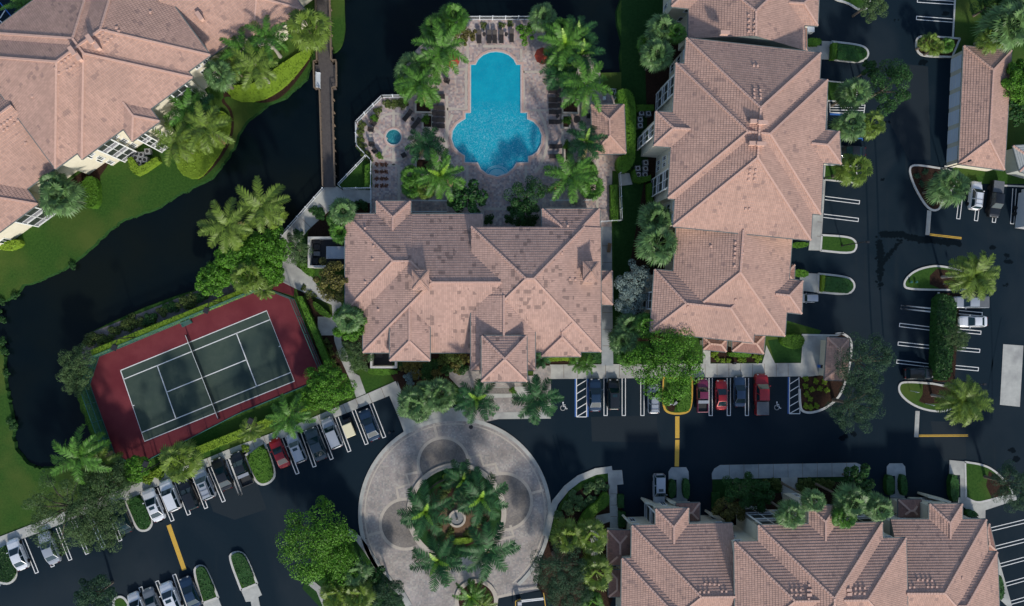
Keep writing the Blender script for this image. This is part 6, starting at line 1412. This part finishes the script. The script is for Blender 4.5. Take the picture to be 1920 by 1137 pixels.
# planters
def planter(x0, y0, x1, y1, label, ball=None, mm='leaf_croton'):
    a, b = G(x0, y0, .5), G(x1, y1, .5); c = (a+b)/2; e = empty('planter', (c.x, c.y, .15), 0, label, 'planter', 'walled planters by the pool'); w, d = abs(b.x-a.x), abs(b.y-a.y); m = MB(); t = .26
    m.box((0, d/2-t/2, .22), (w, t, .44)); m.box((0, -d/2+t/2, .22), (w, t, .44)); m.box((w/2-t/2, 0, .218), (t, d-2*t, .436)); m.box((-w/2+t/2, 0, .218), (t, d-2*t, .436)); m.build('planter_wall', 'band', e)
    m = MB(); m.box((0, 0, .15), (w-2*t, d-2*t, .3)); m.build('soil', 'mulch', e)
    if ball: 
        bl = bush(*ball, .62, 'leaf_hedge', 'clipped round ball bush in '+label, h=.62, group='ball bushes in planters', name='ball_bush'); bl.location.z = .5
planter(777.5, 188, 811, 213, 'the square pale planter above the hot tub terrace loungers'); planter(791, 214, 812, 242, 'the narrow pale planter left of the pool', (799, 225.5))
planter(1053, 181.5, 1086, 214, 'the square pale planter right of the pool'); planter(1053, 215, 1070, 242, 'the narrow pale planter right of the pool', (1062.5, 227)); planter(1057, 262, 1070, 303, 'the lower narrow planter right of the pool', (1063, 274)); planter(778, 296, 812, 330, 'the pale planter below the hot tub under the star palm')
for x, y in ((1055, 190), (1064, 192), (1073, 190), (1060, 203), (1072, 204), (785, 195), (800, 197), (790, 205)): bush(x, y, .35, 'leaf_red', 'rusty bush inside a square pale planter by the pool', group='bushes inside square planters')
for x, y, l in ((701, 223, 'potted shrub above the hot tub chairs'), (711, 293, 'potted shrub below the hot tub chairs'), (961, 733, 'round potted shrub by the porte cochere drive')):
    p = G(x, y, .6); e = empty('potted_shrub', (p.x, p.y, .12), 0, l, 'potted plant'); m = MB(); m.cyl((0, 0, 0), .25, .5, 12, .35); m.build('pot', 'terracotta', e); link('foliage', BUSH['leaf_hedge'], e, (0, 0, .55), .5)
# ------------------------------------------------------------------ fences
def railing(name, pts, h, label, z0=0, mt='rail_white', sp=.16, post=1.8, rail=.06, cat='railing', base=0.0):
    P = [G(x, y, base) for x, y in pts]; c = P[0].copy(); e = empty(name, c, 0, label, cat); r = MB(); bal = MB()
    for a, b in zip(P, P[1:]):
        a = a-c; b = b-c; L = (b-a).length; d = (b-a)/L; z = Vector((0, 0, 1))
        for q in (h-.04, .14): r.bar(a+z*q, b+z*q, rail, rail)
        k = max(1, round(L/post))
        for i in range(k+1):
            if i == k and b is not P[-1]-c and False: continue
            m = MB(); p = a+d*(L*i/k); m.box((p.x, p.y, h/2+.03), (.11, .11, h+.06)); m.box((p.x, p.y, h+.08), (.15, .15, .04)); m.build('post', mt, e)
        n = int(L/sp)
        for i in range(1, n): p = a+d*(L*i/n); bal.box((p.x, p.y, h/2+.05), (.025, .025, h-.2))
    r.build('rails', mt, e); bal.build('balusters', mt, e)
    return e
railing('railing', [(995, 37.5), (875, 37.5)], 1.3, 'white railing along the top of the pool deck', base=.15)
railing('railing', [(757, 183), (717, 183.5), (668.5, 232), (669, 274), (687, 293), (697, 303), (696.5, 401)], 1.3, 'white railing bending round the hot tub terrace down to the clubhouse', base=.15)
railing('railing', [(686, 295), (635, 348), (643, 355.5), (696, 354.5)], 1.2, 'white railing round the little planted triangle right of the boardwalk end', base=.1)
railing('railing', [(607, 355), (528, 444), (527.5, 462)], 1.2, 'white railing on the canal side of the angled walk', base=.1)
railing('railing', [(1160, 327), (1163, 415), (1125, 417)], 1.4, 'white railing below the cabana enclosing the narrow hedge', base=0)
railing('railing', [(1126, 170.5), (1151.5, 172), (1151.5, 188)], 1.2, 'pale railing corner above the cabana', base=0)
# boardwalk
c = G(610, 170, 0); e = empty('boardwalk', c, 0, 'grey wooden boardwalk crossing the canal from the top edge', 'boardwalk')
pl = MB(); Lp = [(592.5, -40), (597, 118), (601, 172), (607.5, 353)]; Rp = [(619, -40), (623.5, 118), (624.5, 168), (629.5, 353)]
def lerp_line(P, y):
    for a, b in zip(P, P[1:]):
        if a[1] <= y <= b[1]: return a[0]+(b[0]-a[0])*(y-a[1])/(b[1]-a[1])
    return P[-1][0]
rnd = random.Random(5)
y = -40.0
while y < 351:
    x0, x1 = lerp_line(Lp, y), lerp_line(Rp, y)
    if 120 < y < 168: x0, x1 = 591, 631.5
    a, b = G(x0, y+1, .45)-c, G(x1, y+1, .45)-c; pl.bar(a, b, .145, .05+rnd.random()*.006); y += 2.05
pl.build('deck', 'deck_wood', e)
m = MB()
for yy in range(-30, 350, 24):
    for P in (Lp, Rp): q = G(lerp_line(P, yy), yy, .4)-c; m = MB(); m.cyl((q.x, q.y, -1.2), .12, 1.6, 8); m.build('pile', 'rail_wood', e)
LR = [(592.5, -40), (596, 118), (590, 119), (591, 169), (601, 170), (607, 350)]; RR = [(619, -40), (622.5, 117), (632, 117), (632.5, 167), (624.5, 168), (629.5, 350)]
for P in (LR, RR):
    m = MB(); 
    for a, b in zip(P, P[1:]):
        A_1, B_1 = G(*a, .45)-c, G(*b, .45)-c; z = Vector((0, 0, 1)); L = (B_1-A_1).length
        for h in (1.05, .6, .2): m.bar(A_1+z*h, B_1+z*h, .14 if h > 1 else .05, .05)
        k = max(1, round(L/2.0))
        for i in range(k+1): q = A_1.lerp(B_1, i/k); m.box((q.x, q.y, q.z+.52), (.1, .1, 1.04))
    m.build('handrail', 'rail_wood', e)
def bench(px, py, ang, L, mt, label, z=.1, name='bench'):
    p = G(px, py, z+.4); e = empty(name, (p.x, p.y, z), R(ang), label, 'bench'); 
    m = MB()
    for k in range(4): m.box((0, -.2+k*.13, .44), (L, .1, .04))
    m.build('seat', mt, e); m = MB()
    for k in range(3): m.box((0, .27+k*.03, .58+k*.13), (L, .03, .1))
    m.build('backrest', mt, e)
    for s in (-1, 1): m = MB(); m.box((s*(L/2-.08), 0, .22), (.07, .45, .44)); m.box((s*(L/2-.08), 0, .62), (.07, .5, .05)); m.build('leg', mt, e)
bench(597.5, 151, 90, 2.3, 'rail_white', 'white bench in the left bay of the boardwalk', .48); bench(350, 607, 25, 1.5, 'teal_fence', 'small green bench at the upper fence of the tennis court', .04)
# court fence: tall posts, rails, see-through mesh
FH = 3.0; P = [G(x, y, 0) for x, y in FB]; c = P[0].copy(); e = empty('court_fence', c, 0, 'tall green chain link fence round the tennis court', 'fence'); ms = MB(); r = MB()
for i in range(len(P)):
    a, b = P[i]-c, P[(i+1) % len(P)]-c; L = (b-a).length; z = Vector((0, 0, 1)); ms.face([a+z*.05, b+z*.05, b+z*(FH-.03), a+z*(FH-.03)])
    for h in (FH, FH*.5, .08): r.bar(a+z*h, b+z*h, .07)
    k = max(1, round(L/3))
    for j in range(k): q = a.lerp(b, j/k); m = MB(); m.cyl((q.x, q.y, 0), .045, FH+.08, 8); m.build('post', 'teal_fence', e)
ms.build('mesh', 'chainlink', e); r.build('rails', 'teal_fence', e)
# net
a, b = G(352, 628, .03), G(413, 784, .03); e = empty('tennis_net', (a+b)/2, 0, 'dark tennis net with white top band across the court', 'net'); c = (a+b)/2; z = Vector((0, 0, 1)); ua, ub = a-c, b-c
m = MB(); m.bar(ua+z*.95, z*.88, .05, .07); m.bar(z*.88, ub+z*.95, .05, .07); m.build('top_band', 'net_white', e)
m = MB(); m.bar(ua+z*.47, z*.44, .015, .86); m.bar(z*.44, ub+z*.47, .015, .86); m.build('net_mesh', 'netting', e)
for q in (ua, ub): m = MB(); m.cyl((q.x, q.y, -.02), .05, 1.1, 10); m.build('post', 'dark_metal', e)
# lamps
def lamp(px, py, h, ang, label, arm=.8, mt='dark_metal', head=(.7, .42, .16), name='street_lamp', cat='lamp', double=False, base=0.0, pole='dark_metal'):
    p = G(px, py, 0); e = empty(name, (p.x, p.y, base), R(ang), label, cat, 'lamps')
    m = MB(); m.cyl((0, 0, 0), .09, h, 8, .06); m.cyl((0, 0, 0), .2, .25, 10, .15); m.build('pole', pole, e)
    for s in ((1, -1) if double else (1,)):
        m = MB(); m.bar((0, 0, h-.1), (s*arm, 0, h), .07); m.build('arm', pole, e); m = MB(); m.box((s*(arm+head[0]/2), 0, h), head, 0, .85); m.build('lamp_head', mt, e)
lamp(261, 632, 6.5, 250, 'court floodlight on the left part of the upper fence', head=(.9, .7, .25)); lamp(422, 567, 6.5, 250, 'court floodlight on the right part of the upper fence', head=(.9, .7, .25))
lamp(300, 868, 6.0, 65, 'court floodlight near the left end of the lower fence', head=(.9, .7, .25)); lamp(485, 792, 6.0, 65, 'court floodlight at the middle of the lower fence', head=(.9, .7, .25))
lamp(1578, 461, 6, 0, 'dark lamp post on the grass island by the stained road', arm=.3, head=(.5, .3, .2), base=.12); lamp(1764, 318, 5.5, 20, 'lamp post at the lower end of the garage', arm=.4, head=(.5, .3, .2)); lamp(1257, 757, 1.6, 45, 'small white lamp in the yellow kerbed island', arm=.2, mt='light_glass', head=(.5, .4, .2), base=.12, pole='rail_white')
lamp(1790, 714, 5.5, 0, 'lamp post at the lower end of the hedge strip', arm=.3, head=(.5, .3, .2), base=.12); lamp(1544, 335, 2.2, 0, 'short dark post at the end of the grass strip by the apartment', arm=.1, head=(.4, .4, .3), name='bollard_lamp')
for x, y, l in ((1706, 733, 'upper white guide post on the lower parking island'), (1735, 757, 'lower white guide post on the lower parking island'), (1762, 379, 'white post at the curved mulch island'), (1768, 533, 'white post on the upper parking island'), (1785, 513, 'second white post near the wispy palm'), (12, 1090, 'white post on the hedge island at the left edge')):
    p = G(x, y, .1); e = empty('sign_post', (p.x, p.y, .12), .1, l, 'sign', 'small white sign posts'); m = MB(); m.bar((0, 0, 0), (0, 0, 1.9), .06); m.build('post', 'rail_white', e); m = MB(); m.box((0, -.04, 1.75), (.36, .03, .5)); m.build('sign_plate', 'white', e)
for x, y, l in ((1706, 530, 'left ground spotlight on the upper parking island'), (1716, 530, 'right ground spotlight on the upper parking island')):
    p = G(x, y, .2); e = empty('spotlight', (p.x, p.y, .12), 0, l, 'spotlight'); m = MB(); m.cyl((0, 0, 0), .08, .2, 8); m.build('base', 'dark_metal', e); m = MB(); m.tube([(0, 0, .18), (.1, .1, .45)], [.12, .2], 10); m.build('lamp_head', 'teal_fence', e)
# air conditioners
def acunit(px, py, label):
    p = G(px, py, .8); e = empty('air_conditioner', (p.x, p.y, 0), .1, label, 'air conditioner', 'air conditioning units'); m = MB(); m.box((0, 0, .4), (.8, .8, .8)); m.build('cabinet', 'grey_equip', e)
    m = MB(); m.cyl((0, 0, .801), .34, .03, 18); m.build('fan_guard', 'steel', e); m = MB(); m.cyl((0, 0, .84), .24, .02, 12); m.cyl((0, 0, .86), .1, .03, 10); m.build('fan', 'dark_metal', e)
for i, (x, y) in enumerate([(276, 283.8), (264.4, 290.4), (254, 296), (271, 299.7), (260, 306)]): acunit(x, y, f'air conditioner, {ordn[i]} from the top of the cluster inside the L shaped hedge')
for i, (x, y) in enumerate([(1200.6, 224), (1200.6, 235.4), (1216, 213), (1203, 212)]): acunit(x, y, f'air conditioner, {["second lowest", "lowest", "top right", "top left"][i]} of the group left of the tall apartment porch')
for i, (x, y) in enumerate([(1211, 305), (1196, 316), (1210.4, 316.6), (1209.7, 328), (1197, 328)]): acunit(x, y, f'air conditioner, {["top", "middle left", "middle right", "bottom right", "bottom left"][i]} of the group inside the curved hedge')
# equipment yards
def yard(poly, h, label, t=.3):
    P = [G(x, y, h) for x, y in poly]; c = sum(P, Vector())/len(P); c.z = 0; e = empty('equipment_yard', c, 0, label, 'wall'); m = MB(); n = len(P)
    for i in range(n-1): a, b = P[i]-c, P[i+1]-c; d = (b-a).normalized()*t*.495; m.bar(Vector((a.x, a.y, h/2))-Vector((d.x, d.y, 0)), Vector((b.x, b.y, h/2+.004*i))+Vector((d.x, d.y, 0)), t, h-.004*i)
    m.build('yard_wall', 'kerb', e); m = MB(); m.poly([(p.x-c.x, p.y-c.y, .03) for p in P]); m.build('yard_floor', 'black', e); return e, c
yard([(647, 446), (579, 446), (579, 500), (647, 500)], 2.0, 'white walled equipment yard at the left side of the clubhouse'); yard([(696, 660), (696, 689), (742, 689), (742, 660)], 2.0, 'small white walled yard below the left clubhouse gable')
def boxthing(name, label, cat, px, py, d, z, mt, ang=0, top=None, h0=0.03):
    p = G(px, py, z); e = empty(name, (p.x, p.y, h0), R(ang), label, cat); m = MB(); m.box((0, 0, d[2]/2), d); m.build('cabinet', mt, e)
    m = MB(); m.box((0, 0, d[2]+.03), (d[0]*1.05, d[1]*1.05, .05), 0, .97)
    if top == 'ribs':
        for k in range(-1, 2): m.box((k*d[0]*.3, 0, d[2]+.07), (.05, d[1], .05))
    m.build('lid', mt if top != 'dark' else 'dark_metal', e); return e
boxthing('equipment_shed', 'long pale metal equipment cover in the left clubhouse yard', 'shed', 630, 474, (2.7, 1.75, 1.5), 1.5, 'steel', top='ribs'); boxthing('pump_unit', 'pale pump unit in the left part of the walled yard', 'pump', 593, 463, (.7, .7, .9), .9, 'steel', top='dark')
boxthing('pump_unit', 'dark round topped pump in the lower left corner of the walled yard', 'pump', 590, 490, (.9, .8, .8), .8, 'dark_metal'); boxthing('pump_unit', 'dark pump in the upper left corner of the walled yard', 'pump', 592, 453, (1.1, .6, .7), .7, 'grey_equip', top='dark'); boxthing('pump_unit', 'lower pale pipe frame in the walled yard', 'pump', 594, 476, (.9, .6, .5), .5, 'grey_equip')
boxthing('condenser', 'grey condenser in the small yard below the clubhouse', 'air conditioner', 711, 666, (.9, .7, .9), .9, 'grey_equip', top='dark'); boxthing('bin', 'small blue bin beside the kiosk', 'bin', 1541.5, 687.5, (.6, .45, 1.0), 1.0, 'paint_blue', top='dark', h0=.1)
boxthing('utility_box', 'small white box in the bed above the cabana', 'box', 1133.5, 184, (.4, .5, .7), .7, 'white'); boxthing('utility_box', 'dark little box by the center sidewalk edge below the porch roofs', 'box', 1378, 681.5, (.4, .3, .7), .7, 'dark_metal')
e = boxthing('storage_box', 'white box tucked under the top apartment roof edge', 'box', 1519, 54, (1.3, 1.0, 1.0), 1.0, 'white')
# log bench by the clubhouse walk, ledge bars, screens near the clubhouse
bench(1142.5, 465, 82, 1.4, 'trunk_brown', 'brown wooden bench on the walk right of the clubhouse', .1)
for (x0, y0), (x1, y1), l in (((771, 377.5), (838, 378), 'white low rail above the left clubhouse roof'), ((771, 398.5), (838, 398.5), 'white low rail touching the left clubhouse eave'), ((1030, 377.5), (1075, 377), 'white low rail above the right clubhouse wing'), ((1093, 377), (1112, 376), 'short white rail right of the bright palm')):
    a, b = G(x0, y0, .15), G(x1, y1, .15); e = empty('low_rail', a, 0, l, 'rail'); d = b-a; m = MB(); m.bar((0, 0, .95), (d.x, d.y, .95), .09); m.bar((0, 0, .3), (d.x, d.y, .3), .05); m.build('rail', 'rail_white', e)
    for t in (0.02, .5, .98): m = MB(); m.cyl((d.x*t, d.y*t, 0), .04, .95, 8); m.build('post', 'rail_white', e)
# gate arm and yellow frame at the exit
a = G(972, 1124, .1); b = G(1018, 1119, .1); d = b-a; e = empty('gate_barrier', a, 0, 'white swing gate in a yellow frame at the bottom of the paved ring', 'gate'); m = MB()
for h in (1.0, .5): m.bar((0, 0, h), (d.x, d.y, h), .14)
m.build('gate_arm', 'white', e); m = MB(); q = Vector((-.2, -1.8, 0)); m.bar((-.5, 0, .8), (-.5, -1.8, .8), .12); m.bar((-.5, .06, .8), (.3, .35, .8), .12); m.build('yellow_frame', 'yellow', e); m = MB(); m.bar((d.x, d.y+.9, .8), (d.x+.4, d.y-2, .8), .12); m.build('yellow_frame', 'yellow', e); m = MB(); m.box((.1, -.2, .6), (.6, .5, 1.2)); m.build('gate_motor', 'steel', e)
# fountain and iron screen in the round island
p = G(857, 972, .3); e = empty('fountain', (p.x, p.y, .17), 0, 'small pale round fountain in the middle of the round island', 'fountain'); m = MB(); n = 28
for r0, r1, z0, z1 in ((1.3, 1.0, 0, .45),):
    for k in range(n):
        a0, a1 = 2*math.pi*k/n, 2*math.pi*(k+1)/n; f = lambda r, a, z: (r*math.cos(a), r*math.sin(a), z)
        m.face([f(r0, a0, z0), f(r0, a1, z0), f(r0, a1, z1), f(r0, a0, z1)]); m.face([f(r0, a0, z1), f(r0, a1, z1), f(r1, a1, z1), f(r1, a0, z1)]); m.face([f(r1, a0, z1), f(r1, a1, z1), f(r1, a1, z0), f(r1, a0, z0)])
m.build('basin', 'band', e); m = MB(); m.cyl((0, 0, .8), .18, .4, 10, .08); m.cyl((0, 0, 0), .16, .8, 10); m.build('spout', 'band', e); m = MB(); m.cyl((0, 0, .02), 1.0, .3, 28); m.build('water', 'grey_equip', e)
pts = arc(856, 962, 68, 68, 42, 142, 20); P = [G(x, y, .16) for x, y in pts]; c = P[0].copy(); e = empty('iron_trellis', c, 0, 'dark curved iron railing inside the top of the round island', 'railing'); m = MB()
for a, b in zip(P, P[1:]):
    a, b = a-c, b-c; z = Vector((0, 0, 1))
    for h in (1.0, .6, .15): m.bar(a+z*h, b+z*h, .07)
    for k in range(6): q = a.lerp(b, k/6); m.bar(q, q+z, .03)
m.build('rails', 'black', e)
